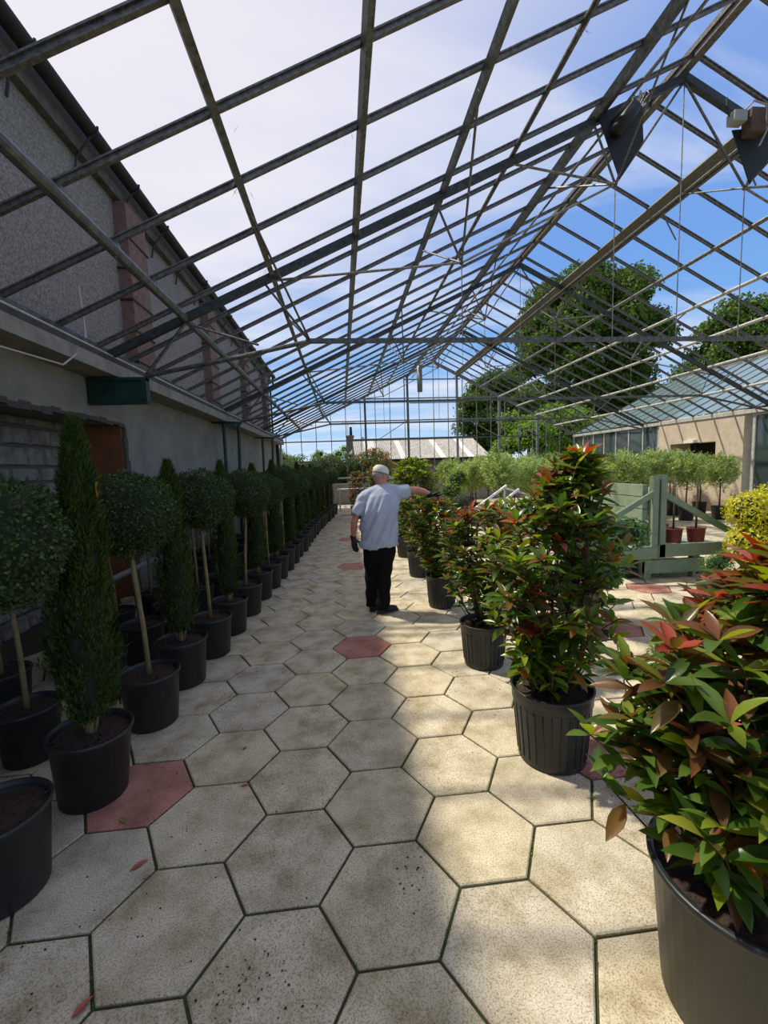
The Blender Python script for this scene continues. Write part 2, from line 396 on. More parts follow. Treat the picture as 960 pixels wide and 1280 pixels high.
# moss in the nearer joints
P = []; D = []
for i, (v_, d_, x, y, c_, k) in enumerate(cells[:170]):
    for e_ in range(6):
        if random.random() < .5: continue
        a0 = PI/3*e_; a1 = a0+PI/3; t0 = random.random(); w_ = random.uniform(.05, .25)
        for q in range(random.choice((4, 7, 14, 22))):
            t = min(1, max(0, t0+random.gauss(0, w_)))
            P.append((x+HS*((1-t)*cos(a0)+t*cos(a1))+random.gauss(0, .003), y+HS*((1-t)*sin(a0)+t*sin(a1))+random.gauss(0, .003), -.008)); D.append((random.gauss(0, .7), random.gauss(0, .7), .7))
v = leaf_arrays(P, D, rnd_dirs(len(P)), RNG.uniform(.006, .014, len(P)), RNG.uniform(.003, .006, len(P)))
tag(put('moss', leaf_mesh('moss', v, M_MOSS), fl), 'green moss growing in the joints between pavers', kind='stuff')
# loose soil and bark crumbs around the pots
crumb = MB()
def crumbs(x, y, n, s):
    for _ in range(n):
        px, py = x+random.gauss(0, s), y+random.gauss(0, s); r = random.uniform(.0015, .005)
        crumb.add([(px-r, py-r*.6, 0), (px+r, py-r*.7, 0), (px+r*.6, py+r, 0), (px-r*.8, py+r*.7, 0), (px, py, r*.9)], [(0,1,4),(1,2,4),(2,3,4),(3,0,4)])
for (x, y, n, s_) in [(.9, 3.1, 70, .12), (1.32, 1.95, 90, .09), (-.95, 2.6, 60, .16), (-.75, 3.2, 40, .2), (-.9, 3.9, 60, .2), (-.7, 4.8, 60, .25), (-.6, 2.0, 30, .2),
                     (-.35, 1.25, 60, .1), (-.5, 1.5, 20, .3), (.2, 1.6, 25, .05), (-1.0, 1.5, 40, .2), (.3, 2.9, 20, .6), (-.2, 4.2, 50, .4), (3.3, 4.2, 90, .5), (4.4, 4.9, 90, .4), (2.6, 3.6, 40, .3), (-.3, 6, 60, .6)]:
    crumbs(x, y, n, s_)
tag(crumb.build('soil_crumbs', M_SOIL, fl), 'scattered crumbs of dark soil and bark', kind='stuff')

# ------------------------------------------------------------------ left building wall
WX = -2.85
wl = MB(); wl.box((-3.6, -3, 2.33), (WX, 20.1, 3.0)); wl.box((-3.6, 6.2, -.06), (WX, 20.1, 2.33)); wl.box((-3.6, -3, -.06), (WX, 1.2, 2.33))
wall = structure(wl.build('wall_left', M_RENDER), 'grey cement-rendered lower wall with a walled-up opening', 'wall')
MB().box((-3.6, 1.2, -.06), (-3.42, 6.2, 2.33)).build('blocking_wall', M_MORTAR, wall)
r_ = random.Random(3); z = .05
while z < 2.3:
    h = r_.uniform(.15, .21); y = 1.25-r_.random()*.2
    h = min(h, 2.32-z)
    while y < 6.15:
        w_ = r_.uniform(.24, .5); y1 = min(y+w_, 6.19); y0 = max(y, 1.22)
        if y1-y0 > .06 and h > .05:
            dd = r_.uniform(-.012, .012); j = lambda: r_.uniform(-.012, .012)
            b = MB(); X0 = -3.43; X1 = -3.385+dd
            b.add([(X0,y0,z),(X0,y1,z),(X0,y1,z+h),(X0,y0,z+h),(X1,y0+.02+j(),z+.015+j()*.5),(X1,y1-.02+j(),z+.015+j()*.5),(X1,y1-.02+j(),z+h-.015+j()*.5),(X1,y0+.02+j(),z+h-.015+j()*.5)],
                  [(4,5,6,7),(0,1,5,4),(1,2,6,5),(2,3,7,6),(3,0,4,7)])
            b.build('stone', M_STONE, wall)
        y = y1+.018
    z += h+.018
tag(MB().box((-3.42, 6.15, -.03), (WX-.03, 6.203, 2.33)).build('door_reveal', M_ORANGE, wall), 'orange terracotta-coloured side of the opening')
# chipped edge of the opening
b = MB()
for k in range(16):
    zz = 2.3-k*.15; b.box((WX-.04, 6.17+random.uniform(-.01, .02), zz-.16), (WX+.006, 6.25+random.uniform(-.02, .03), zz))
b.build('chipped_edge', mat('chipped_cement', (84, 80, 74), .95, bump=1, bscale=40), wall)
b = MB()
for k in range(34):
    y0 = 1.2+k*.147; b.box((WX-.04, y0, 2.29+random.uniform(-.02, .02)), (WX+.008, y0+.15, 2.345+random.uniform(-.015, .02)))
b.build('lintel_edge', MATS['chipped_cement'], wall)
# upper wall of the neighbouring building
UX = -2.97
uw = structure(MB().box((-3.5, -3, 3.0), (UX, 19.7, 5.42)).build('wall_upper', M_DASH), 'grey roughcast upper wall rising above the glasshouse gutter', 'wall')
for Y in (3.3, 7.0, 10.7, 14.4, 18.1):
    p = MB().box((UX-.02, Y-.3, 3.02), (UX+.17, Y+.3, 5.40)).build('pilaster', M_BRICK, uw)
    q = MB()
    for z in np.arange(3.25, 5.3, .42): q.box((UX-.01, Y-.33, z), (UX+.185, Y+.33, z+.022))
    q.build('dark_bands', mat('dark_band', (46, 36, 34), .8), p)  # thin dark bands at even heights around the pilaster
for k in range(5):   # vertical rain stains are part of the roughcast: shallow weathered strips of moss
    pass
ev = structure(MB().box((-3.5, -3, 5.42), (UX+.10, 19.75, 5.56)).build('trim_1', mat('weathered_fascia', (104, 100, 92), .9, col2=(70, 68, 64), nscale=6)), 'weathered fascia board under the old building gutter', 'trim')
b = MB(); prof = [(.09*cos(a), -.075*sin(a)) for a in [PI*k/8 for k in range(9)]]
gx, gz = UX+.22, 5.68
vs = []; fs = []
for Y in (-3, 19.8):
    for (x, z) in prof: vs.append((gx+x, Y, gz+z))
    for (x, z) in prof[::-1]: vs.append((gx+x*.9, Y, gz+z*.85))
n_ = 18
for k in range(n_): fs.append((k, (k+1) % n_, (k+1) % n_+n_, k+n_))
b.add(vs, fs); b.add([(gx-.09, -3, gz+.0), (gx+.02, -3, gz+.06), (gx+.02, 19.8, gz+.06), (gx-.09, 19.8, gz)], [(0, 1, 2, 3)])
gut = b.build('gutter', mat('black_iron_gutter', (52, 52, 52), .6, .3), ev)
for Y in np.arange(-2.6, 19.6, 1.05):
    MB().tube([(UX+.02, Y, 5.2), (UX+.05, Y, 5.36), (UX+.22, Y, 5.58), (UX+.31, Y, 5.62), (UX+.315, Y, 5.70)], .014, 6).build('gutter_bracket', MATS['black_iron_gutter'], ev)
MB().tube([(UX+.2, 19.6, 5.6), (UX+.2, 19.65, 5.3), (UX+.07, 19.65, 5.05), (UX+.07, 19.65, 3.0)], .04, 10).build('downpipe', MATS['black_iron_gutter'], ev)
rf = structure(MB().add([(-2.86, -3, 5.72), (-2.86, 19.8, 5.72), (-8, 19.8, 8.4), (-8, -3, 8.4), (-2.9, -3, 5.6), (-2.9, 19.8, 5.6), (-8, 19.8, 8.28), (-8, -3, 8.28)],
     [(0,1,2,3),(7,6,5,4),(0,4,5,1),(1,5,6,2),(3,2,6,7),(0,3,7,4)]).build('roof_slab', mat('slate_roof', (84, 84, 88), .8)), 'slate roof of the old building behind the wall, mostly hidden, added for its shadow', 'roof')  # mostly hidden slab, added to keep the building's cast shadow consistent
MB().box((-13, -3, -.06), (-3.6, 19.7, 5.5)).build('building_block', M_DASH, uw)
# concrete ledge at the glasshouse eave
led = structure(MB().box((WX-.05, -3, 2.78), (-2.5, 20.1, 2.92)).build('trim_2', M_LEDGE), 'pale concrete eaves ledge along the left wall', 'trim')
MB().add([(UX-.02, -3, 2.9), (-2.52, -3, 2.925), (-2.52, -3, 2.99), (UX-.02, -3, 3.08), (UX-.02, 20.1, 2.9), (-2.52, 20.1, 2.925), (-2.52, 20.1, 2.99), (UX-.02, 20.1, 3.08)],
   [(0,1,2,3)[::-1],(4,5,6,7),(1,5,6,2),(2,6,7,3),(3,7,4,0)]).build('flashing', M_DARKLEDGE, led)
MB().tube([(-2.53, -3, 3.0), (-2.53, 20.1, 3.0)], .012, 6).build('glazing_lip', M_WHITEM, led)
MB().box((WX, 19.95, 0), (WX+.12, 20.15, 2.8)).build('corner_post', M_GREENM, led)
MB().box((WX+.16, 19.97, 0), (WX+.24, 20.13, 2.8)).build('corner_trim', M_WHITEM, led)

# ------------------------------------------------------------------ glasshouse roof frame
RX, RZ = 4.34, 6.30; ELX, ELZ = -2.60, 3.05; ERX, ERZ = 11.15, 2.84
def zl(x): return ELZ+(RZ-ELZ)*(x-ELX)/(RX-ELX)
def zr(x): return RZ+(ERZ-RZ)*(x-RX)/(ERX-RX)
def zroof(x): return zl(x) if x < RX else zr(x)
roof = thing('ceiling', 'bare dark metal glasshouse roof frame of glazing bars, purlins and trusses', 'roof', kind='structure')
def barT(name, a, b, m, par):
    q = MB(); q.bar(a, b, .030, .062, mi=0); d = Vector((0, 0, .02)); q.bar(Vector(a)+d, Vector(b)+d, .058, .016, mi=0)
    return q.build(name, m, par)
ME_L = None
YB = [3.13+.70*k for k in range(-8, 25)]
for Y in YB:
    if ME_L is None:
        q = MB(); q.bar((ELX-.12, 0, zl(ELX-.12)+.025), (RX, 0, RZ+.025), .022, .044); q.bar((ELX-.12, 0, zl(ELX-.12)+.045), (RX, 0, RZ+.045), .046, .012); q.bar((ELX-.12, 0, zl(ELX-.12)+.004), (RX, 0, RZ+.004), .032, .008); ME_L = q.mesh('glazing_bar', M_BAR)
        q = MB(); q.bar((RX, 0, RZ+.025), (ERX, 0, ERZ+.025), .022, .044); q.bar((RX, 0, RZ+.045), (ERX, 0, ERZ+.045), .046, .012); q.bar((RX, 0, RZ+.004), (ERX, 0, ERZ+.004), .032, .008); ME_R = q.mesh('glazing_bar', M_BAR)
    put('glazing_bar', ME_L, roof, (0, Y, 0)); put('glazing_bar', ME_R, roof, (0, Y, 0))
Y0, Y1 = -2.6, 20.1
for x in (-.70, .28, 1.33):
    MB().bar((x, Y0, zl(x)-.035), (x, Y1, zl(x)-.035), .050, .070, up=(-.43, 0, .9)).build('purlin', M_FRAME, roof)
MB().tube([(2.17, Y0, zl(2.17)-.02), (2.17, Y1, zl(2.17)-.02)], .028, 10).build('purlin', M_FRAME, roof)
q = MB(); q.tube([(-1.71, Y, zl(-1.71)-.045) for Y in np.linspace(Y0, Y1, 40)], .046, 12)
for Y in YB: q.bar((-1.71, Y-.03, zl(-1.71)-.03), (-1.71, Y+.03, zl(-1.71)-.03), .075, .075)
q.build('purlin', mat('grey_pipe', (82, 86, 86), .5, .4, col2=(116, 118, 116), nscale=12), roof)
for x in (3.28, 5.40):
    q = MB(); sgn = -1 if x < RX else 1
    q.bar((x, Y0, zroof(x)-.03), (x, Y1, zroof(x)-.03), .27 if sgn > 0 else .09, .04, up=(sgn*.43, 0, .9))
    q.bar((x+.09*sgn, Y0, zroof(x)-.07), (x+.09*sgn, Y1, zroof(x)-.07), .03, .10, up=(sgn*.43, 0, .9))
    q.build('vent_beam', M_FRAME if sgn < 0 else mat('vent_gutter_metal', (120, 120, 116), .5, .4, col2=(96, 96, 92), nscale=30), roof)
    MB().tube([(x-.10*sgn, Y0, zroof(x)-.16), (x-.10*sgn, Y1, zroof(x)-.16)], .016, 8).build('vent_shaft', M_PURL, roof)
for x in (6.51, 7.40, 8.27, 9.14, 10.1):
    MB().tube([(x, Y0, zr(x)-.03), (x, Y1, zr(x)-.03)], .036, 8).build('purlin', M_WHITEM if x > 7 else M_PURL, roof)
q = MB(); q.bar((RX, Y0, RZ+.03), (RX, Y1, RZ+.03), .10, .11); q.bar((RX-.06, Y0, RZ+.07), (RX-.06, Y1, RZ+.07), .03, .06); q.build('ridge_beam', M_BAR, roof)
q = MB(); q.bar((ERX, Y0, ERZ-.02), (ERX, Y1, ERZ-.02), .22, .10); q.build('gutter_beam', M_WHITEM, roof)
MB().bar((ELX, Y0, ELZ-.01), (ELX, Y1, ELZ-.01), .06, .08).build('eaves_rail', M_FRAME, roof)
# small vent arms under the ridge
for Y in np.arange(2.8, 19.5, 1.4):
    for sgn in (-1, 1):
        x = RX+sgn*1.06
        MB().tube([(x-.1*sgn*sgn if 0 else x-.1*sgn, Y, zroof(x)-.16), (x+.25*sgn, Y+.1, zroof(x)-.55)], .011, 6).build('vent_arm', M_BAR, roof)

P = []; D = []
for x in (-1.71, -.7, .28, 1.33, 2.17, 3.28, 6.51):
    for Y in YB:
        if random.random() < .55:
            for q_ in range(random.choice((3, 6, 12))):
                P.append((x+random.gauss(0, .05), Y+random.gauss(0, .05), zroof(x)-.05)); D.append((random.gauss(0, .6), random.gauss(0, .6), -.8))
v = leaf_arrays(P, D, rnd_dirs(len(P)), RNG.uniform(.03, .10, len(P)), RNG.uniform(.002, .005, len(P)))
o = put('cobwebs', leaf_mesh('cobwebs', v, M_WIRE), roof); o['kind'] = 'stuff'
def truss(Y):
    t = put('roof_truss', None, roof); t.empty_display_size = .1
    def P(x, z, y=0): return Vector((x, Y+y, z))
    foot = P(-2.55, zl(-2.55)-.20); ap = P(RX, RZ-.09)
    q = MB(); q.bar(P(-2.72, 2.95), ap, .06, .085, up=(-.43, 0, .9)); q.build('rafter', mat('dark_truss_steel', (48, 56, 58), .5, .4, col2=(74, 80, 82), nscale=18), t)
    q = MB(); q.bar(ap, P(ERX, ERZ-.05), .075, .085, up=(.43, 0, .9)); q.build('rafter', MATS['dark_truss_steel'], t)
    L1 = P(-.30, 3.16); R1 = P(8.98, 3.16)
    MB().tube([P(-2.2, 2.78), P(-1.2, 2.97), L1], .026, 8).build('bottom_chord', M_FRAME, t)
    MB().tube([P(10.9, 2.75), P(9.9, 2.97), R1], .026, 8).build('bottom_chord', M_FRAME, t)
    MB().bar(L1+Vector((-.05, 0, 0)), R1, .05, .05).build('tie_beam', M_FRAME, t)
    N = [P(1.545, 4.06), P(3.478, 4.99), P(5.20, 4.99), P(7.135, 4.06)]
    rods = [(P(-.70, zl(-.7)-.1), N[0]), (N[0], N[1]), (N[2], N[3]), (P(9.38, zr(9.38)-.1), N[3]), (P(-1.71, zl(-1.71)-.1), L1-Vector((.6, 0, .04))), (N[1], P(2.17, zl(2.17)-.1)), (N[2], P(6.51, zr(6.51)-.1))]
    for a, b_ in rods: MB().tube([a, b_], .014, 6).build('truss_rod', M_PURL, t)
    for nd, x in ((N[0], 1.33), (N[1], 3.28), (N[2], 5.40), (N[3], 7.40), (L1, -.70), (R1, 9.14)):
        zt = zroof(x)-.06
        for dy in (-1.35, 1.35):
            MB().tube([nd, P(x, zt, dy)], .013, 6).build('strut', M_BAR, t)
        MB().tube([nd, P(x-.1 if x < RX else x+.1, zroof(x)-.12)], .014, 6).build('strut', M_BAR, t)
        MB().ball(nd, .028, 8, 6).build('node', M_FRAME, t)
    for nd in N:
        MB().tube([nd, (nd.x, nd.y, 3.17)], .0065, 6).build('hanger_rod', M_PURL, t)
    MB().tube([ap-Vector((0, 0, .02)), P(RX, 3.17)], .0065, 6).build('hanger_rod', M_PURL, t)
    for s_ in (-1, 1):
        MB().tube([ap+Vector((0, 0, -.03)), P(RX+s_*.86, 4.99)], .015, 6).build('strut', M_BAR, t)
    # foot bracket standing off the wall
    MB().tube([P(-1.71, zl(-1.71)-.1), P(-2.2, 2.78)], .018, 6).build('strut', M_FRAME, t)
    return t
TY = (.5, 5.4, 10.3, 15.2)  # first truss stands out of view, put in for its shadows
for Y in TY: truss(Y)
# brackets on the wall: a boxed green one first, green leg pairs for the others
q = MB(); Y = 5.42
q.box((WX, Y-.03, 2.50), (-2.2, Y+.03, 2.74)); q.box((-2.25, Y-.05, 2.49), (-2.19, Y+.05, 2.76)); q.box((WX+.02, Y-.06, 2.73), (-2.19, Y+.06, 2.765)); q.bar((-2.6, Y, 2.76), (-2.6, Y, 2.95), .05, .09); q.box((WX+.02, Y-.05, 2.47), (-2.2, Y+.05, 2.50))
brk = q.build('truss_bracket', M_GREENM, roof); brk['label'] = 'dark green steel box bracket'
for Y in (10.3, 15.2):
    q = MB(); q.bar((WX, Y, 2.78), (-2.2, Y, 2.74), .06, .06); q.tube([(-2.60, Y, 2.72), (-2.62, Y, 0)], .035, 8); q.tube([(-2.27, Y, 2.72), (-2.36, Y, 0)], .035, 8)
    q.build('truss_leg', M_GREENM, roof)

# ------------------------------------------------------------------ end gable
YG = 20.1
gab = thing('wall_end', 'open end gable of slim white-grey bars and posts', 'wall', kind='structure')
for i, x in enumerate(np.arange(-2.41, 11.2, .675)):
    w_ = .03
    MB().bar((x, YG, .95), (x, YG, zroof(x)), w_, w_).build('glazing_bar', M_PURL, gab)
for x in (1.18, 3.14, 5.44, 7.44, 9.3):
    MB().box((x-.045, YG-.06, 0), (x+.045, YG+.06, zroof(x)-.02)).build('post', M_FRAME if x < 4 else M_PURL, gab)
for z in (4.72, 3.74, 2.88):
    xa = max(ELX, ELX+(z-ELZ)/(RZ-ELZ)*(RX-ELX)); xb = min(ERX, ERX-(z-ERZ)/(RZ-ERZ)*(ERX-RX))
    MB().bar((xa, YG-.04, z), (xb, YG-.04, z), .04, .05).build('rail', M_PURL if z > 3 else M_FRAME, gab)
MB().bar((3.0, YG-.04, 5.55), (5.6, YG-.04, 5.55), .04, .05).build('rail', M_PURL, gab)
MB().bar((3.2, YG-.07, 4.50), (5.4, YG-.07, 4.50), .03, .04).build('rail', M_PURL, gab)
for a, b_ in (((1.75, 2.9), (3.14, 3.74)), ((6.1, 3.6), (7.4, 2.9)), ((9.3, 2.9), (7.44, 3.74))):
    MB().tube([(a[0], YG-.05, a[1]), (b_[0], YG-.05, b_[1])], .02, 6).build('brace', M_PURL, gab)
for s_ in (-1, 1):
    x = ELX if s_ < 0 else ERX
    q = MB(); q.bar((x, YG, zroof(x)+.02), (RX, YG, RZ+.02), .07, .10); q.build('rake_rafter', M_PURL, gab)
lw = structure(MB().box((-2.8, YG-.1, -.05), (11.2, YG+.1, .95)).build('wall_dwarf', mat('dwarf_wall_render', (124, 118, 110), .9, col2=(140, 134, 124), nscale=4)), 'low rendered wall under the end gable', 'wall')
# hanging tube near the far truss
t = thing('hanging_duct', 'pale metal tube hanging upright from the far roof ridge', 'duct', (2.78, 15.0, 4.15))
MB().lathe([(.0, 0), (.085, 0), (.09, .02), (.09, .85), (.0, .87)], 14).build('tube', mat('galvanised_tube', (112, 112, 108), .5, .4), t, True)
MB().tube([(0, 0, .86), (0, 0, zl(2.78)-4.15)], .012, 6).build('hanger', M_BAR, t)
# vent motors under the first truss
def vent_motor(label, verts, cx, side):
    t = thing('vent_motor', label, 'motor', (cx, 5.4, 5.2), group=None)
    q = MB(); n = len(verts)
    q.add([(x-cx, y, z-5.2) for y in (-.075, -.06) for x, z in verts], [tuple(range(n)), tuple(range(n, 2*n))[::-1]]+[(k, (k+1) % n, (k+1) % n+n, k+n) for k in range(n)])
    q.build('mounting_plate', M_BLACKM, t)
    if side < 0:
        q = MB(); q.tube([(-.13, -.16, .26), (.02, -.16, .44), (.10, -.16, .55)], [.075, .08, .07], 14); q.build('motor_body', M_BLACKM, t, True)
        q = MB()
        for a in range(7): q.tube([(.08+a*.012, -.16+.03*cos(a), .53), (.06+a*.03, -.18+.05*sin(a*2), .68+.03*sin(a*3)), (.14+.02*a, -.14, .62+.02*a)], .006, 5)
        q.build('wiring', M_WIRE, t)
    else:
        MB().box((-.36, -.2, .42), (-.20, -.08, .54)).build('junction_box', M_GREYBOX, t)
        MB().box((-.16, -.22, .30), (.02, -.08, .56)).build('motor_body', mat('rusty_casing', (92, 74, 62), .7, .2), t)
        MB().tube([(-.22, -.14, .54), (-.12, -.2, .64), (.06, -.18, .62), (.1, -.16, .35), (.02, -.15, .18)], .012, 6).build('cable', M_WIRE, t)
        MB().tube([(-.38, -.14, .5), (-.42, -.14, .62), (-.40, -.12, .72)], .009, 6).build('bracket', M_BLACKM, t)
    return t
vent_motor('black cylindrical vent motor on a tapering black plate under the ridge', [(3.20, 5.70), (3.74, 5.92), (3.78, 5.43), (3.49, 5.0)], 3.5, -1)
vent_motor('brown boxed vent motor with grey junction box on a tapering black plate', [(4.93, 5.60), (5.45, 5.66), (5.43, 5.28), (5.20, 4.99)], 5.2, 1)
# loose cable on the ledge
tag(MB().tube([(-2.5, 3.2, 2.62), (-2.45, 4.3, 2.66), (-2.55, 4.9, 2.98), (-2.7, 5.2, 3.3), (-2.8, 5.35, 3.75)], .008, 6).build('loose_cable', M_WIRE, led), 'thin pale drooping cable')
tag(MB().tube([(-2.78, 5.2, .42), (-2.78, 6.6, .42), (-2.78, 9.0, .42)], .035, 10).build('water_pipe', mat('grey_pvc', (150, 154, 158), .5)), 'grey plastic pipe running along the foot of the left wall', 'pipe')

# ------------------------------------------------------------------ neighbouring glasshouse on the right
NRX, NRZ = 16.3, 5.32
ngh = thing('neighbour_roof', 'glazed roof of the adjoining glasshouse with greenish reflecting panes', 'roof', kind='structure')
def zn(x): return ERZ+.06+(NRZ-ERZ)*(x-ERX)/(NRX-ERX)
YN = [20.1-.70*k for k in range(0, 21)]
xs = np.linspace(ERX+.1, NRX, 6)
q = MB(); w_ = .70-.035; dx = (NRX-ERX-.1)/5
q.add([(0, 0, 0), (dx, 0, (zn(xs[1])-zn(xs[0]))), (dx, -w_, zn(xs[1])-zn(xs[0])), (0, -w_, 0), (0, 0, -.004), (dx, 0, zn(xs[1])-zn(xs[0])-.004), (dx, -w_, zn(xs[1])-zn(xs[0])-.004), (0, -w_, -.004)], [(0,1,2,3)[::-1],(4,5,6,7),(0,1,5,4),(2,3,7,6),(1,2,6,5),(3,0,4,7)])
me_pane = q.mesh('pane', M_GLASSR)
for Y in YN[:-1]:
    for i in range(5): put('pane', me_pane, ngh, (xs[i], Y-.017, zn(xs[i])+.004*(i % 2)))
for Y in YN: MB().bar((ERX, Y, zn(ERX)+.0), (NRX, Y, zn(NRX)), .035, .05).build('glazing_bar', M_BAR, ngh)
for x in list(xs[1:-1]): MB().bar((x, 6.1, zn(x)-.06), (x, 20.1, zn(x)-.06), .05, .06).build('purlin', M_WHITEM, ngh)
MB().bar((NRX, 6.1, NRZ+.07), (NRX, 20.1, NRZ+.07), .12, .1).build('ridge_beam', M_PURL, ngh)
q = MB(); q.bar((NRX, 6.1, NRZ), (NRX, 20.1, NRZ), .02, .02)
for Y in YN: q.bar((NRX, Y, NRZ+.03), (NRX+5.1, Y, ERZ), .04, .05)
q.build('far_slope_bars', M_BAR, ngh)
par = thing('wall_right', 'glazed partition with white mullions between the two glasshouses', 'wall', kind='structure')
for i, Y in enumerate(np.arange(14.5, 20.2, .8)):
    MB().box((ERX-.03, Y-.03, 0), (ERX+.03, Y+.03, ERZ-.05)).build('mullion', M_WHITEM, par)
    if Y < 19.5: MB().box((ERX-.004, Y+.035, .62), (ERX+.004, Y+.765, ERZ-.1)).build('pane', M_GLASSW, par)
MB().box((ERX-.05, 14.45, -.05), (ERX+.05, 20.1, .6)).build('sill_wall', M_BLOCK, par)
MB().bar((ERX, 14.5, 1.75), (ERX, 20.1, 1.75), .05, .05).build('transom', M_WHITEM, par)
for Y in (10.2, 10.9):
    MB().box((ERX-.04, Y-.04, 0), (ERX+.04, Y+.04, ERZ-.05)).build('mullion', M_WHITEM, par)
MB().box((ERX-.004, 9.0, .2), (ERX+.004, 10.86, 2.7)).build('pane', M_GLASSW, par)
MB().add([(ERX+.06, 10.86, 2.35), (ERX+.06, 9.2, 2.25), (ERX+.06, 9.2, 2.6), (ERX+.06, 10.86, 2.62), (ERX+.1, 10.86, 2.35), (ERX+.1, 9.2, 2.25), (ERX+.1, 9.2, 2.6), (ERX+.1, 10.86, 2.62)], [(0,1,2,3),(7,6,5,4),(0,4,5,1),(1,5,6,2),(2,6,7,3),(3,7,4,0)]).build('green_panel', mat('sage_steel', (86, 130, 108), .6), par)
MB().bar((ERX+.05, 10.8, 2.2), (ERX+.05, 9.4, 1.5), .05, .06).build('green_brace', MATS['sage_steel'], par)
blk = MB(); X0, X1 = ERX-.08, ERX+.75
blk.box((X0, 11.15, 2.08), (X1, 14.4, 2.90)); blk.box((X0, 11.15, 0), (X1, 12.05, 2.08)); blk.box((X0, 13.85, 0), (X1, 14.4, 2.08)); blk.box((X0, 12.05, 0), (X1, 13.85, .9))
bk = structure(blk.build('wall_block', M_BLOCK), 'buff concrete wall block with a dark window opening', 'wall')
MB().box((X1-.1, 12.05, .9), (X1-.02, 13.85, 2.08)).build('opening_back', M_DARK, bk)
MB().box((X0+.1, 12.88, .9), (X0+.2, 13.0, 2.08)).build('opening_post', M_DARK, bk)
MB().box((X0-.12, 12.75, 2.08), (X0+.02, 13.15, 2.17)).build('wall_lamp', M_WHITE, bk)

# ------------------------------------------------------------------ beyond the gable
sh = thing('shed', 'low outbuilding with grey sheet roof and pale roof strips beyond the gable', 'shed', (.9, 28, 0))
MB().box((0.3, .3, -.05), (8.6, 6.0, 2.0)).build('wall', mat('shed_wall', (128, 112, 100), .9, col2=(146, 134, 122), nscale=3), sh)
n_ = 0; W_ = 8.9; skyl = (1.1, 3.3, 5.6, 7.6)
x = 0.0
while x < W_-.01:
    x1 = min(x+.37, W_); isk = any(abs(x+.18-s_) < .19 for s_ in skyl)
    q = MB(); vs = []
    m_ = 12
    for k in range(m_+1):
        xx = x+(x1-x)*k/m_; dz = .03*cos(2*PI*k/4)
        vs += [(xx, 0, 2.12+dz), (xx, 4.2, 3.62+dz)]
    q.add(vs, [(2*k, 2*k+2, 2*k+3, 2*k+1) for k in range(m_)]); q.build('roof_sheet', M_SKYL if isk else M_ROOF, sh); n_ += 1; x = x1
MB().add([(0, 4.2, 3.62), (W_, 4.2, 3.62), (W_, 8.0, 2.1), (0, 8.0, 2.1)], [(0, 1, 2, 3)]).build('rear_roof', M_ROOF, sh)
MB().bar((-.05, 4.2, 3.68), (W_+.05, 4.2, 3.68), .2, .1).build('ridge_cap', mat('ridge_tile', (92, 84, 78), .9), sh)
MB().bar((0, -.03, 2.06), (W_, -.03, 2.06), .04, .14).build('fascia', M_DARK, sh)
MB().add([(W_-.25, .3, 2.0), (W_-.25, 4.2, 3.5), (W_-.25, 6, 2.9), (W_-.25, 6, 2.0)], [(0,1,2,3)]).build('gable_end', MATS['shed_wall'], sh)
hs = thing('cottage', 'small white cottage gable with brick chimney behind the hedge', 'house', (0, 37, 0))
MB().add([(.9, 0, 0), (2.9, 0, 0), (2.9, 0, 2.9), (1.9, 0, 4.1), (.9, 0, 2.9)]+[(.9, 5, 0), (2.9, 5, 0), (2.9, 5, 2.9), (1.9, 5, 4.1), (.9, 5, 2.9)], [(0,1,2,3,4),(9,8,7,6,5),(0,4,9,5),(1,6,7,2)]).build('wall', mat('cottage_wall', (150, 140, 128), .9), hs)
for s_ in (-1, 1):
    MB().bar((1.9, -.1, 4.18), (1.9+s_*1.15, -.1, 2.8), .05, .16, up=(s_*.7, 0, .7)).build('bargeboard', M_WHITE, hs)
    q = MB(); q.add([(1.9, -.1, 4.2), (1.9+s_*1.2, -.1, 2.8), (1.9+s_*1.2, 5, 2.8), (1.9, 5, 4.2), (1.9, -.1, 4.12), (1.9+s_*1.2, -.1, 2.72), (1.9+s_*1.2, 5, 2.72), (1.9, 5, 4.12)], [(0,1,2,3),(7,6,5,4),(0,4,5,1),(1,5,6,2)]); q.build('roof', MATS['slate_roof'], hs)
ch = MB().box((.55, .5, 0), (1.15, 1.3, 4.3)); ch.box((.5, .45, 4.25), (1.2, 1.35, 4.4)); c_ = ch.build('chimney', mat('chimney_stone', (112, 96, 84), .9, col2=(92, 80, 72), nscale=6), hs)
MB().lathe([(.0, 4.4), (.13, 4.4), (.10, 5.1), (.14, 5.12), (.0, 5.15)], 10, (.95, .9, 0)).build('chimney_pot', M_DARK, c_)
MB().tube([(.7, .9, 4.4), (.7, .9, 5.6)], .02, 5).tube([(.2, .9, 5.5), (1.4, .9, 5.5)], .012, 5).build('aerial', M_GREYBOX, c_)

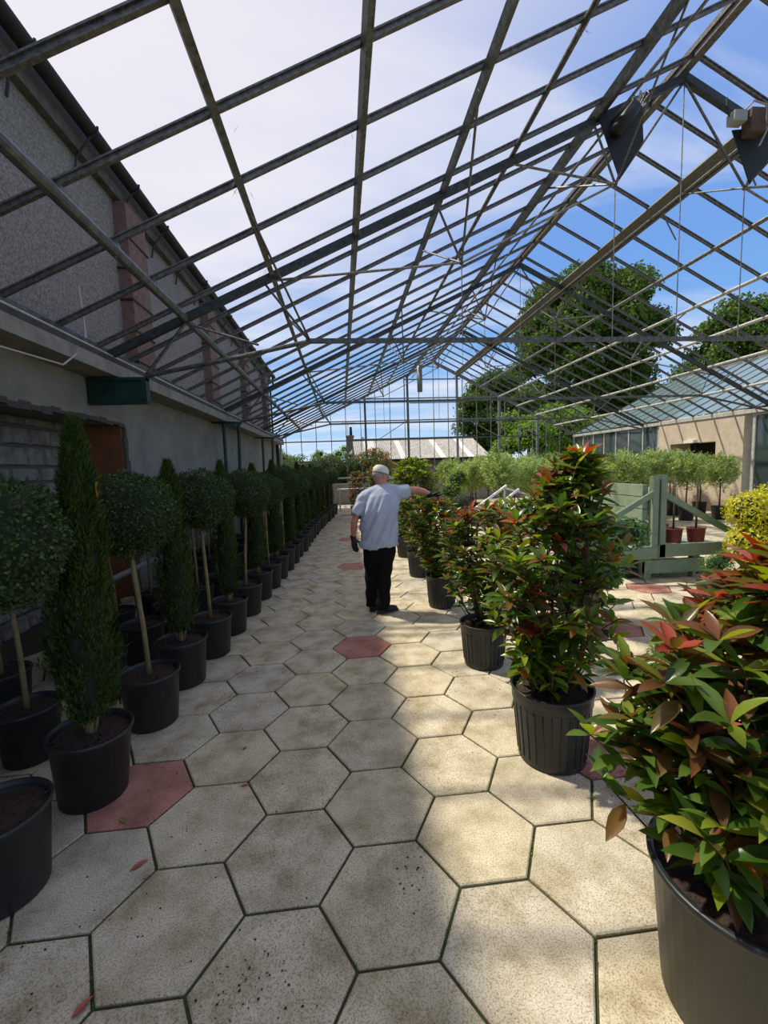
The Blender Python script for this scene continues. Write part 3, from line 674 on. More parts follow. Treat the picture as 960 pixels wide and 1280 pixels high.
def blob_crown(blobs, per, L, W, jitter=.25):
    """leaf arrays spread over a set of ellipsoid clumps"""
    Ps = []; Ds = []; Ns = []
    for (cx, cy, cz, rx, ry, rz) in blobs:
        k = int(per*rx*rz); d = rnd_dirs(k); rr = RNG.uniform(.62, 1.05, k)[:, None]
        Ps.append(np.array([cx, cy, cz])+d*rr*np.array([rx, ry, rz])); n = d+RNG.normal(0, .5, (k, 3)); Ns.append(n)
        Ds.append(np.cross(n, rnd_dirs(k))+np.array([0, 0, -.35]))
    P = np.vstack(Ps); k = len(P)
    return leaf_arrays(P, np.vstack(Ds), np.vstack(Ns), RNG.uniform(.6, 1.25, k)*L, RNG.uniform(.7, 1.2, k)*W)
def big_tree(name, label, base, crown, nb, br, leafm, per, L, trunkr, group='trees beyond the glasshouse', seed=1, asym=1):
    r = random.Random(seed); t = thing(name, label, 'tree', base, group=group)
    cx, cz, rx, rz = crown; blobs = []; core = MB()
    for i in range(nb):
        a = r.uniform(0, 2*PI); u = r.uniform(-1, 1); rr = r.random()**.45
        x = cx+rx*rr*math.sqrt(1-u*u*.6)*cos(a); y = rx*.8*rr*math.sqrt(1-u*u*.6)*sin(a); z = cz+rz*u*(.95-.25*rr)
        s_ = br*r.uniform(.65, 1.25); blobs.append((x, y, z, s_, s_, s_*.72))
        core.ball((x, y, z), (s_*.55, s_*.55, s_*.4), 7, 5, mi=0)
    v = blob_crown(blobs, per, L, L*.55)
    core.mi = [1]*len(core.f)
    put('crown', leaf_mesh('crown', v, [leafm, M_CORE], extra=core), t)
    q = MB(); q.tube([(0, 0, -.2), (.1, 0, cz*.4), (cx*.6, 0, cz)], [trunkr, trunkr*.8, trunkr*.45], 9)
    for i in range(5):
        bx = blobs[r.randrange(nb)]; q.tube([(cx*.3, 0, cz*r.uniform(.4, .8)), bx[:3]], [trunkr*.4, trunkr*.12], 6)
    q.build('trunk', M_TRUNK, t, True); return t
big_tree('broadleaf_tree', 'tallest broad green tree rising behind the right roof slope', (30.2, 53, 0), (.4, 15.2, 8.4, 10.4), 120, 2.2, L_TREE, 190, .48, .55, seed=4)
big_tree('broadleaf_tree', 'round mid-green tree beside the grey shed roof', (14.8, 40, 0), (0, 6.0, 3.4, 4.6), 55, 1.25, L_TREE, 380, .3, .28, seed=8)
big_tree('broadleaf_tree', 'dark tree filling behind the tallest tree and neighbouring glass roof', (50, 80, 0), (0, 9, 13, 8.5), 60, 2.9, L_TREE, 90, .6, .35, seed=12)
big_tree('broadleaf_tree', 'tall green tree showing above the adjoining glass roof', (34.9, 36, 0), (0, 9.7, 3.9, 5.4), 60, 1.4, L_TREE, 260, .36, .35, seed=15)
big_tree('leafy_bush', 'pale green bush against the dark trees by the gable', (10.6, 24, 0), (0, 2.6, 1.7, 2.2), 26, .75, L_TREE2, 700, .2, .1, seed=21)
big_tree('leafy_bush', 'pale green bush beyond the corner of the partition', (14.3, 27, 0), (0, 2.9, 2.2, 2.6), 30, .85, L_TREE2, 600, .2, .1, seed=22)
for i, (x, z) in enumerate(((-2.6, 2.9), (.3, 2.8), (-.9, 2.7))):
    big_tree('distant_tree', ('low rounded tree behind the hedge nearest the wall corner', 'low rounded tree behind the hedge beside the chimney', 'smallest tree behind the middle of the hedge')[i], (x*2.1-.3, 44+i*3, 0), (0, z*.9, 1.1, 1.3), 14, .6, L_TREE2, 500, .2, .1, seed=30+i)
r_ = random.Random(9); bl = []; co = MB()
for i in range(90):
    x = r_.uniform(-3.4, 2.3); z = r_.uniform(.4, 2.2); bl.append((x, 24+r_.uniform(-.3, .3), z, .45, .4, .4))
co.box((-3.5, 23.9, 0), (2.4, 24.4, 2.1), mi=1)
tag(put('hedge', leaf_mesh('hedge', blob_crown(bl, 900, .12, .07), [L_HEDGE, M_CORE], extra=co)), 'overgrown hedge outside the end gable', 'hedge')

# ------------------------------------------------------------------ pots
def pot_mesh(r, h, name='pot', m=M_POT, ribs=False):
    rb = r*.84
    prof = [(0, 0), (rb*.96, 0), (rb, .008), (rb, .03), (rb+(r-rb)*.78, h*.80), (rb+(r-rb)*.80, h*.81), (r*.995, h*.815), (r, h*.83), (r, h*.965), (r*1.035, h*.97), (r*1.045, h*.985), (r*1.035, h), (r*.985, h), (r*.97, h*.96), (r*.93, h*.80), (0, h*.80)]
    if not ribs: prof = [(0, 0), (rb*.96, 0), (rb, .006), (rb+(r-rb)*.93, h*.93), (r*1.03, h*.94), (r*1.05, h*.965), (r*1.05, h*.99), (r*1.03, h), (r*.98, h), (r*.95, h*.93), (r*.91, h*.80), (0, h*.80)]
    b = MB(); b.lathe(prof, 40)
    if ribs:
        for k in range(28):
            a = 2*PI*k/28; rr = lambda z: rb+(r-rb)*z/h*.98
            b.bar((rr(.04)*cos(a), rr(.04)*sin(a), .04), (rr(h*.8)*cos(a), rr(h*.8)*sin(a), h*.8), .006, .004, up=(cos(a), sin(a), 0))
    me = b.mesh(name, m, True)
    return me
def soil_mesh(r, h, seed=0):
    rr = random.Random(seed); b = MB(); n = 26; rings = [0, .25, .5, .72, .88, 1]; vs = []; fs = []
    for q in rings:
        for k in range(n): a = 2*PI*k/n; vs.append((r*.955*q*cos(a), r*.955*q*sin(a), h*.90+rr.uniform(-.008, .010)+.012*(1-q)))
    for i in range(len(rings)-1):
        for k in range(n): a = i*n+k; c_ = i*n+(k+1) % n; fs.append((a, c_, c_+n, a+n))
    b.add(vs, fs)
    for _ in range(60):      # bark chips
        a = rr.uniform(0, 2*PI); q = r*.9*math.sqrt(rr.random()); s_ = rr.uniform(.005, .014); c0 = Vector((q*cos(a), q*sin(a), h*.90+.012)); 
        b.add([c0+Vector((rr.uniform(-s_, s_), rr.uniform(-s_, s_), rr.uniform(-.3*s_, s_))) for _ in range(4)], [(0,1,2),(0,2,3),(0,3,1),(1,3,2)])
    return b.mesh('soil', M_SOIL)
def copy_tree(root, loc, rotz=0, scale=1):
    c_ = root.copy(); C.objects.link(c_); c_.location = loc; c_.rotation_euler = (0, 0, rotz); c_.scale = (scale,)*3
    for ch in root.children:
        d = ch.copy(); C.objects.link(d); d.parent = c_
        for g_ in ch.children:
            e_ = g_.copy(); C.objects.link(e_); e_.parent = d
    return c_
POT1 = pot_mesh(.185, .36); SOIL1 = soil_mesh(.185, .36, 1)

# ------------------------------------------------------------------ left: clipped standards and columnar cypresses
def ball_crown(r, n, seed, L=.022, m=L_BALL):
    d = rnd_dirs(n); rr = r*(1+.045*np.sin(d[:, 0]*9+seed)+.04*np.sin(d[:, 2]*8+seed*2)+RNG.normal(0, .03, n))*RNG.uniform(.90, 1.02, n)
    sq = np.array([1.0, 1.0, .92]); P = d*rr[:, None]*sq
    N = d+RNG.normal(0, .55, (n, 3)); D = np.cross(N, rnd_dirs(n))+d*.55
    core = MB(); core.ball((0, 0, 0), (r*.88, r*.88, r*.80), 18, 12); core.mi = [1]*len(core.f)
    v = leaf_arrays(P, D, N, RNG.uniform(.7, 1.25, n)*L, RNG.uniform(.8, 1.2, n)*L*.55)
    return leaf_mesh('crown', v, [m, M_CORE], extra=core)
def cyp_profile(t): return np.interp(t, [0, .06, .2, .35, .6, .8, .93, 1], [.45, .8, 1.05, 1.0, .68, .50, .30, .05])
def cypress_crown(h, r, n, L=.05):
    t = RNG.random(n)**.85; a = RNG.uniform(0, 2*PI, n); R = r*cyp_profile(t)*(1+.20*np.sin(a*3+t*9)+.17*np.sin(a*5-t*23)+.10*np.sin(a*2+t*55))
    q = RNG.uniform(.70, 1.10, n)+.18*(RNG.random(n) < .06); out = np.stack([np.cos(a), np.sin(a), np.zeros(n)], 1)
    P = out*(R*q)[:, None]; P[:, 2] = t*h
    D = out*.42+np.array([0, 0, 1])+RNG.normal(0, .28, (n, 3)); N = out+RNG.normal(0, .5, (n, 3))
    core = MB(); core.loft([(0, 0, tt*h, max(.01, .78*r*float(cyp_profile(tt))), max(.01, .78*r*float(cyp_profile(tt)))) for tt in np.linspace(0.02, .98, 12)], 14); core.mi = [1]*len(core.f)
    v = leaf_arrays(P, D, N, RNG.uniform(.6, 1.3, n)*L, RNG.uniform(.8, 1.3, n)*L*.2)
    return leaf_mesh('crown', v, [L_CYP, L_CYPCORE], extra=core)
def make_ball(seed, r=.29, zc=1.43, lean=0):
    t = put('topiary_tree', None); put('pot', POT1, t); put('soil', SOIL1, t)
    q = MB(); q.tube([(0, 0, .30), (lean*.3, .004, .7), (lean*.8, .0, 1.0), (lean, 0, zc-.15)], [.019, .016, .015, .014], 8)
    for k in range(7):
        a = k*.9+seed; q.tube([(lean, 0, zc-.22-.01*k), (lean+.08*cos(a), .08*sin(a), zc-.14), (lean+.16*cos(a), .16*sin(a), zc-.05)], [.008, .005, .003], 5)
    q.build('trunk', M_STEM, t, True)
    put('crown', ball_crown(r, 7500, seed), t, (lean, 0, zc)); return t
def make_cyp(h, r, n=7500, L=.042):
    t = put('columnar_cypress', None); put('pot', POT1, t); put('soil', SOIL1, t)
    q = MB(); q.tube([(0, 0, .3), (0, 0, .5)], [.022, .018], 8)
    for k in range(5): q.tube([(.02*cos(k), .02*sin(k), .32), (.05*cos(k*1.3), .05*sin(k*1.3), .5)], [.008, .006], 5)
    q.build('trunk', M_STEM, t, True); put('crown', cypress_crown(h, r, n, L), t, (0, 0, .40)); return t
balls = [make_ball(1, lean=-.05), make_ball(2, .275, 1.42, -.03), make_ball(3, .285, 1.44, .02)]
cyps = [make_cyp(1.52, .118, 17000, .036), make_cyp(1.40, .10, 6500), make_cyp(1.33, .115, 6500)]
def ribbon(t, z, r):
    q = MB(); q.add([(r, -.004, z), (r+.02, -.012, z+.03), (r+.022, -.02, z-.03), (r+.012, -.014, z-.05), (r+.004, -.006, z+.03), (r+.016, -.022, z+.005)], [(0, 4, 1, 5), (0, 5, 2, 3)])
    q.build('tape', M_TAPE, t)['label'] = 'orange marking tape'
used = set()
def place(kind, i, x, y, label, group, sc=1.0, rz=None):
    src = (balls if kind == 'b' else cyps)[i]; rz = random.uniform(0, 6.28) if rz is None else rz
    if id(src) in used: o = copy_tree(src, (x, y, 0), rz, sc)
    else: used.add(id(src)); o = src; o.location = (x, y, 0); o.rotation_euler = (0, 0, rz); o.scale = (sc,)*3
    return tag(o, label, 'tree', group)
def rowx(y): return float(np.interp(y, [1.72, 2.27, 2.92, 3.47, 4, 4.53, 5.1, 6.2, 7.7, 9, 10.55, 13, 16.5], [-1.43, -1.345, -1.335, -1.31, -1.255, -1.22, -1.16, -1.09, -.97, -.90, -.82, -.64, -.30]))
ys = [1.74, 2.27, 2.92, 3.47, 4.0, 4.53, 5.10, 5.70, 6.22]
while ys[-1] < 15.9: ys.append(ys[-1]+.54)
ORD = 'zeroth first second third fourth fifth sixth seventh eighth ninth tenth eleventh twelfth thirteenth fourteenth fifteenth sixteenth'.split()
for i, y in enumerate(ys):
    x = rowx(y)+random.uniform(-.02, .02)
    if i % 2 == 1:
        o = place('c', 0 if i == 1 else (1+(i//2) % 2), x, y, {1: 'tall columnar cypress in black pot beside the red paver, orange tape near its tip', 3: 'slim columnar cypress without tape standing second along the front row', 5: 'columnar cypress with orange tape hanging low on its crown'}.get(i, 'dark columnar cypress, %s in the path-side row counting from the tall taped one' % ORD[min(16, i//2+1)]), 'front row cypresses along the path', 1.0 if i == 1 else random.uniform(.93, 1.02), 0)
        if i == 1: ribbon(o, 1.60, .085); o.rotation_euler = (0, .045, 0)
        if i == 5: ribbon(o, 1.50, .08)
    else:
        o = place('b', 0 if i == 2 else (i//2) % 3, x, y, {0: 'bare-stemmed standard tree in black pot at the near end of the front row', 2: 'round clipped standard tree between the taped cypress and the slim cypress'}.get(i, 'round clipped standard tree, %s after the tall taped cypress in the path-side row' % ORD[min(16, i//2)]), 'front row ball standards along the path', random.uniform(.96, 1.03), 0 if i == 2 else None)
for row, (dx, y0, y1, ph) in enumerate(((-.55, 1.9, 14, .12), (-1.08, 2.2, 14.5, .3), (-1.5, 3.2, 13, .1))):
    y = y0+ph; k = 0
    while y < y1:
        x = rowx(y)+dx+random.uniform(-.04, .04)
        if x > -2.5 and not (x < -1.9 and min(abs(y-10.3), abs(y-15.2)) < .45):
            lab = ('round clipped standard tree in the second row behind the path-side row', 'round clipped standard tree in the shaded third row from the path', 'round clipped standard tree in the last row against the wall')[row]
            place('b', k % 3, x, y, lab, lab.split('standard tree ')[1]+' standards', random.uniform(.88, .98))
        y += random.uniform(.58, .68); k += 1

# ------------------------------------------------------------------ photinias
def photinia_leaf(curv, fold, m):
    pr = [(0, .06), (.12, .40), (.34, .92), (.55, 1.0), (.78, .66), (.92, .26), (1, .02)]
    vs = []; fs = []
    for t, w_ in pr:
        z = -curv*t*t+.06*t; vs += [(t, -.17*w_, z+fold*w_*.17), (t, 0, z), (t, .17*w_, z+fold*w_*.17)]
    for i in range(len(pr)-1):
        for j in (0, 1): a = i*3+j; fs.append((a, a+1, a+4, a+3))
    me = MB().add(vs, fs).mesh('leaf', m, True); return me
LEAFM = [L_G, L_Y, L_B, L_R]
LEAFS = [[photinia_leaf(c_, f_, m) for c_, f_ in ((.18, .35), (.32, .5), (.05, .6))] for m in LEAFM]
LV = [np.array([v.co[:] for v in LEAFS[0][k].vertices]) for k in range(3)]
LF = [tuple(p.vertices) for p in LEAFS[0][0].polygons]
def shrub(name, label, cat, loc, potr, poth, env, ntw, L, seed, nobj=300, redtop=.6, group=None, pm=None, ribs=True, redall=.03, extra_twigs=(), bz=.26, lime=.3):
    """env: list of (z, cx, cy, r) rings around the pot centre"""
    r = random.Random(seed); t = thing(name, label, cat, loc, group=group)
    put('pot', pm or pot_mesh(potr, poth, ribs=ribs), t); put('soil', soil_mesh(potr, poth, seed), t)
    zs = [e[0] for e in env]; q = MB(); leaves = []
    def envat(z): return [float(np.interp(z, zs, [e[k] for e in env])) for k in (1, 2, 3)]
    z0, z1 = zs[0], zs[-1]
    stems = []
    for k in range(5):
        a = k*1.26+r.random(); top = Vector((envat(z1*.92)[0]+.5*envat(z1*.92)[2]*cos(a), envat(z1*.92)[1]+.5*envat(z1*.92)[2]*sin(a), z0+(z1-z0)*r.uniform(.72, .95)))
        p0 = Vector((.03*cos(a), .03*sin(a), poth*.86)); mid = p0.lerp(top, .5)+Vector((.06*cos(a), .06*sin(a), 0))
        pts = [p0, p0.lerp(mid, .6), mid, mid.lerp(top, .5), top]; stems.append(pts); q.tube(pts, [.011, .010, .008, .006, .004], 6)
    tips = []
    for i in range(ntw):
        u = (i+r.random())/ntw; z = z0+(z1-z0)*(.04+.96*u); cx, cy, rr = envat(z)
        a = r.uniform(0, 2*PI); k = (r.random()**.42); tips.append(Vector((cx+rr*k*cos(a), cy+rr*k*sin(a), z)))
    tips += [Vector(e) for e in extra_twigs]
    for tip in tips:
        st = min(stems, key=lambda s_: min((Vector((p.x, p.y, p.z))-tip).length+(max(0, p.z-tip.z+.12))*4 for p in s_))
        src = min(st, key=lambda p: (p-tip).length+max(0, p.z-tip.z+.10)*4)
        ln = (tip-src).length
        m1 = src.lerp(tip, .5)+Vector((0, 0, -.04*ln/.3)); q.tube([src, m1, tip], [.005, .0038, .0024], 5)
        d = (tip-m1).normalized(); d = (d*.6+Vector((0, 0, .8))).normalized()
        tt = (tip.z-z0)/(z1-z0); young = (tt > .62 and r.random() < redtop*(tt-.3)) or r.random() < redall
        nl = r.randint(5, 7); ph = r.uniform(0, 6.28)
        def addleaf(p, az, el, ln_, c):
            ax = Vector((cos(az)*cos(el), sin(az)*cos(el), sin(el))); leaves.append((p, ax, r.uniform(-.5, .5), ln_, c, r.randrange(3)))
        for k in range(nl):
            c = (3 if r.random() < .75 else 2) if young else (2 if r.random() < bz else (1 if r.random() < lime else 0))
            addleaf(tip, ph+k*2.4, r.uniform(.25, 1.15) if k < 3 else r.uniform(-.05, .7), L*r.uniform(.75, 1.1), c)
        seg = min(.22, ln*.75); dirn = (m1-tip).normalized()
        for k in range(r.randint(4, 7)):
            p = tip+dirn*(seg*(k+1)/7)
            c = 2 if (young and r.random() < .5) or r.random() < bz*.5 else (1 if r.random() < lime*.6 else 0)
            addleaf(p, ph+1+k*2.4, r.uniform(-.45, .45), L*r.uniform(.85, 1.2), c)
    q.build('branches', M_TWIG, t, True)
    base = Vector(loc); camv = O-base
    leaves.sort(key=lambda l: (l[0]-camv).length)
    rest = MB()
    for i, (p, ax, roll, ln_, c, s_) in enumerate(leaves):
        quat = ax.to_track_quat('X', 'Z'); rm = quat.to_matrix() @ Matrix.Rotation(roll, 3, 'X')
        if i < nobj:
            o = bpy.data.objects.new('leaf', LEAFS[c][s_]); C.objects.link(o); o.parent = t; o.location = p; o.rotation_euler = rm.to_euler(); o.scale = (ln_,)*3
        else:
            A = np.array(rm)*ln_; vv = LV[s_] @ A.T+np.array(p)
            rest.add([tuple(v_) for v_ in vv], LF, c)
    if rest.f:
        o = rest.build('foliage', LEAFM, t, True); o['kind'] = 'stuff'
    return t
shrub('photinia_shrub', 'photinia with red and bronze tips in the nearest large black pot right of the path', 'shrub', (1.13, 1.05, 0), .245, .45,
      [(.56, 0, 0, .22), (.72, 0, .02, .33), (.95, .05, .02, .38), (1.10, .11, .02, .33), (1.24, .16, .02, .24), (1.35, .2, .02, .12)], 190, .118, 3, ribs=False, redtop=.5, bz=.34, lime=.34, extra_twigs=[(-.36, .22, .76), (-.30, .1, .88), (-.33, .2, .62), (-.15, -.02, 1.16)])
shrub('photinia_shrub', 'tall bushy photinia with red crown tips, second black pot on the right of the path', 'shrub', (1.115, 2.22, 0), .215, .42,
      [(.50, -.02, 0, .22), (.7, -.02, 0, .31), (.95, 0, 0, .36), (1.2, .02, 0, .36), (1.4, .03, 0, .27), (1.56, .12, 0, .16), (1.68, .16, 0, .06)], 200, .106, 5, redtop=.34, bz=.26)
shrub('photinia_shrub', 'open photinia with a bright red leaf tuft, third pot along the right of the path', 'shrub', (1.115, 3.40, 0), .19, .36,
      [(.50, 0, 0, .20), (.7, .0, 0, .30), (.95, -.02, 0, .33), (1.14, .0, 0, .30), (1.30, .05, 0, .18)], 140, .098, 11, redtop=.5)
shrub('photinia_shrub', 'green photinia under the outstretched hand of the man', 'shrub', (1.115, 4.93, 0), .18, .38,
      [(.42, 0, 0, .16), (.65, -.06, 0, .30), (.92, -.08, 0, .34), (1.12, -.06, 0, .28), (1.24, 0, 0, .12)], 190, .085, 13, nobj=0, redtop=.25)
for i, y in enumerate((6.40, 7.85, 10.7, 12.1)):
    shrub('photinia_shrub', 'green photinia, %s black pot from the nearest along the right of the path' % ORD[5+i], 'shrub', (1.115+.01*i, y, 0), .18, .38,
      [(.46, 0, 0, .14), (.7, -.03, 0, .28), (.95, -.05, 0, .32), (1.12, -.03, 0, .28), (1.24, 0, 0, .12)], 120, .09, 20+i, nobj=0, redtop=.12, redall=.01, group='photinias further along the path')
shrub('photinia_shrub', 'large rounded lime-green bush behind the arm of the man', 'shrub', (1.60, 9.55, 0), .22, .42,
      [(.55, 0, 0, .3), (.9, 0, 0, .5), (1.3, 0, 0, .56), (1.6, 0, 0, .45), (1.8, 0, 0, .2)], 270, .115, 40, nobj=0, redtop=0, redall=0, bz=.03, lime=.9)
shrub('photinia_shrub', 'reddish rounded photinia behind the cap of the man', 'shrub', (1.05, 13.2, 0), .22, .42,
      [(.9, 0, 0, .3), (1.3, 0, 0, .55), (1.7, 0, 0, .62), (2.0, 0, 0, .5), (2.2, 0, 0, .2)], 150, .11, 41, nobj=0, redtop=.25, redall=.08, bz=.4)
shrub('photinia_shrub', 'red-leaved shrub at the far end of the clipped row', 'shrub', (.45, 14.3, 0), .2, .4,
      [(.5, 0, 0, .2), (.9, 0, 0, .3), (1.3, 0, 0, .25), (1.5, 0, 0, .1)], 70, .11, 42, nobj=0, redtop=.5, redall=.3, bz=.4)

# ------------------------------------------------------------------ other plants
def leafy(name, label, cat, loc, blobs, per, L, W, m, potr=None, poth=None, group=None, trunk=None, core=.75):
    t = thing(name, label, cat, loc, group=group)
    if potr: put('pot', pot_mesh(potr, poth), t); put('soil', soil_mesh(potr, poth, 2), t)
    co = MB()
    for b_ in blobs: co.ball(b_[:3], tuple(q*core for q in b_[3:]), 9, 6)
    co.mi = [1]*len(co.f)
    put('foliage', leaf_mesh('foliage', blob_crown(blobs, per, L, W), [m, M_CORE], extra=co), t)
    if trunk: MB().tube(trunk, [.018]*len(trunk), 7).build('trunk', M_TRUNK, t, True)
    return t
r_ = random.Random(17)
leafy('laurel_bush', 'dense small-leaved green bush behind the tall photinia', 'shrub', (2.38, 4.15, 0), [(r_.gauss(0, .15), r_.gauss(0, .2), .45+.075*k, .2, .2, .16) for k in range(9)]+[(.28, 0, .75, .18, .18, .16), (.22, -.1, .5, .16, .16, .14), (.1, 0, 1.05, .18, .18, .16)], 16000, .05, .022, L_SMALL, .2, .34)
gb = [(-.48, -.1, .55, .26, .26, .25), (-.42, 0, .95, .26, .26, .24), (0, -.1, .6, .34, .34, .3), (-.05, 0, 1.03, .3, .3, .26), (.38, 0, .9, .35, .35, .33), (.4, 0, .5, .3, .3, .3), (-.2, -.15, .8, .3, .3, .3)]
leafy('golden_conifer', 'bright yellow rounded conifer beside the green trolley', 'shrub', (5.50, 5.0, 0), gb, 26000, .06, .02, L_GOLD, .25, .34)
leafy('small_conifer', 'small feathery green conifer on the paving behind the near photinia', 'plant', tuple(gnd(850, 825)), [(0, 0, .12, .14, .14, .12), (-.12, .05, .09, .12, .1, .08), (.1, .02, .2, .1, .1, .12)], 30000, .05, .008, L_FERN, core=.5)
leafy('small_conifer', 'feathery green plant in a dark pot beside the yellow conifer', 'plant', tuple(gnd(893, 745)), [(0, 0, .38, .17, .17, .13), (.1, 0, .45, .12, .12, .1)], 26000, .05, .010, L_FERN, .2, .26, core=.6)
# olives
def olive_crown(ns, r):
    """shoots radiating from the head, each clothed with narrow leaves"""
    d = rnd_dirs(ns)+np.array([0, 0, .25]); d /= np.linalg.norm(d, axis=1)[:, None]
    k = 22; tip = d*(r*RNG.uniform(.62, 1.0, ns)*(1+.12*np.sin(d[:, 0]*6)))[:, None]
    ax = d*.7+np.array([0, 0, .5])+RNG.normal(0, .3, (ns, 3)); ax /= np.linalg.norm(ax, axis=1)[:, None]
    tt = np.tile(np.linspace(-.26, .02, k), ns)[:, None]
    P = np.repeat(tip, k, 0)+np.repeat(ax, k, 0)*tt+RNG.normal(0, .012, (ns*k, 3))
    D = np.repeat(ax, k, 0)*.9+rnd_dirs(ns*k)*.85
    n = ns*k
    return leaf_mesh('crown', leaf_arrays(P, D, rnd_dirs(n), RNG.uniform(.055, .095, n), RNG.uniform(.017, .026, n)), [L_OLIVE])
def make_olive(k):
    t = put('olive_tree', None); put('pot', POT1, t); put('soil', SOIL1, t)
    q = MB(); q.tube([(0, 0, .3), (.01, .01, .6), (-.01, 0, .95), (0, 0, 1.3)], [.02, .018, .016, .01], 7)
    for a in range(6): q.tube([(0, 0, .85+.05*a), (.2*cos(a*1.1+k), .2*sin(a*1.1+k), 1.15+.08*a)], [.008, .003], 5)
    q.build('trunk', M_TRUNK, t, True); put('crown', olive_crown(240, .45), t, (0, 0, 1.33)); return t
olv = [make_olive(0), make_olive(1), make_olive(2)]; oi = 0
rows = (('front', 10.5), ('second', 11.65), ('third', 12.8), ('rear', 14.0))
for rn, y in rows:
    x = 3.55 if rn != 'front' else 3.9
    while x < 10.6:
        xx = x+random.uniform(-.03, .03); yy = y+random.uniform(-.1, .1)
        src = olv[oi % 3]; rz = random.uniform(0, 6.28); sc = random.uniform(.95, 1.08)
        if oi < 3: o = src; o.location = (xx, yy, 0); o.rotation_euler = (0, 0, rz); o.scale = (sc,)*3
        else: o = copy_tree(src, (xx, yy, 0), rz, sc)
        tag(o, 'grey-green standard olive tree in black pot, in the %s row of the olives' % rn, 'tree', 'olive standards, %s row' % rn); oi += 1; x += .84
# small standards by the dwarf wall
for i, (px, py, Y, rr, lab, lm) in enumerate(((555, 588, 16.0, .34, 'ball standard with reddish fringe in front of the shed', L_SMALL), (588, 590, 17.0, .34, 'ball standard beside the olives in front of the dwarf wall', L_BALL), (570, 600, 11.5, .26, 'pale green standard between the bush and the slatted rack', L_TREE2))):
    p = onY(px, py, Y)
    leafy('standard_shrub', lab, 'tree', (p.x, Y, 0), [(0, 0, p.z, rr, rr, rr), (.1, 0, p.z+.12, rr*.7, rr*.7, rr*.6)], 6500, .06, .03, lm, .18, .36, trunk=[(0, 0, .3), (0, 0, p.z)])
leafy('clipped_bush', 'small blue-green clipped ball behind the hand of the man', 'shrub', (2.35, 8.6, 0), [(0, 0, .82, .26, .26, .26)], 15000, .04, .016, L_BALL, .18, .36, trunk=[(0, 0, .3), (0, 0, .8)])
leafy('clipped_bush', 'small lime bush above the blue-green clipped ball', 'shrub', (2.5, 9.8, 0), [(0, 0, 1.05, .28, .28, .2)], 12000, .05, .02, L_TREE2, .18, .36, trunk=[(0, 0, .3), (0, 0, 1.0)])
for i, (x0, lab) in enumerate(((.2, 'pale slatted potting bench at the far end of the path'),)):
    t = thing('potting_bench', lab, 'bench', (1.0, 17.0, 0))
    for k in range(3): MB().box((-1.2, -.3+.22*k, .82), (.8, -.12+.22*k, .86)).build('slat', M_WHITEM, t)
    for x in (-1.1, .7):
        for y in (-.25, .25): MB().box((x-.03, y-.03, 0), (x+.03, y+.03, .82)).build('leg', M_WHITEM, t)
    MB().box((-1.2, -.28, 1.25), (.8, -.24, 1.31)).build('back_rail', M_WHITEM, t)
# tilted white slatted rack
t = thing('slatted_rack', 'white slatted rack leaning up beside the potted olives', 'rack', (2.72, 8.8, 0))
d_ = Vector((.95, .7, .42)); sd = Vector((.16, -.32, -.07))
for k in range(6):
    a = Vector((0, 0, .72))+sd*k; MB().bar(a, a+d_, .035, .045).build('slat', M_WHITE, t)
for f_ in (.05, .95):
    a = Vector((0, 0, .69))+d_*f_; MB().bar(a, a+sd*5, .03, .03).build('cross_rail', M_WHITEM, t)
    for g_ in (0, 5): p = a+sd*g_; MB().bar((p.x, p.y, 0), p, .03, .03).build('leg', M_WHITEM, t)

# ------------------------------------------------------------------ green wooden trolley
t = thing('wooden_trolley', 'sage green wooden nursery trolley with plank end panel and angled braces', 'trolley', (0, 5.45, 0))
def bx(name, a, b_, m=M_GRWOOD): return MB().box(a, b_).build(name, m, t)
bx('post', (4.105, -.04, .30), (4.19, .04, 1.41)); bx('post', (4.215, -.05, .30), (4.295, .03, 1.425))
bx('post', (4.105, 1.55, .30), (4.19, 1.63, 1.38)); bx('post', (4.215, 1.55, .30), (4.295, 1.63, 1.40))
for k in range(5): bx('plank', (4.02+.0*k, .05, .48+.165*k), (4.10, 1.55, .635+.165*k), mat('pale_sage_plank', (136, 152, 126), .8, col2=(118, 136, 112), nscale=9))
bx('side_board', (4.2, -.05, .315), (5.2, -.01, .485)); bx('side_board', (3.6, -.05, .30), (4.19, -.01, .47)); bx('side_board', (4.2, 1.6, .315), (5.2, 1.64, .485))
bx('deck', (3.62, 0, .42), (5.2, 1.6, .46), mat('pale_deck_board', (150, 158, 144), .8))
for y in (-.03, 1.6):
    MB().bar((4.26, y, 1.17), (5.25, y, .62), .045, .075).build('brace', M_GRWOOD, t)
    MB().bar((4.15, y, 1.20), (3.60, y, .90), .045, .07).build('brace', M_GRWOOD, t)
bx('skid', (4.03, -.02, .09), (4.90, .03, .275)); bx('skid', (4.03, 1.55, .09), (4.90, 1.6, .275))
for x in (4.03, 4.74):
    for y in (-.01, 1.52): bx('leg', (x, y, 0), (x+.10, y+.09, .30))
bx('axle_block', (3.85, .1, .02), (4.02, .4, .30), M_DARK); bx('under_shelf', (4.1, .2, .27), (4.75, 1.4, .30), M_WHITEM)
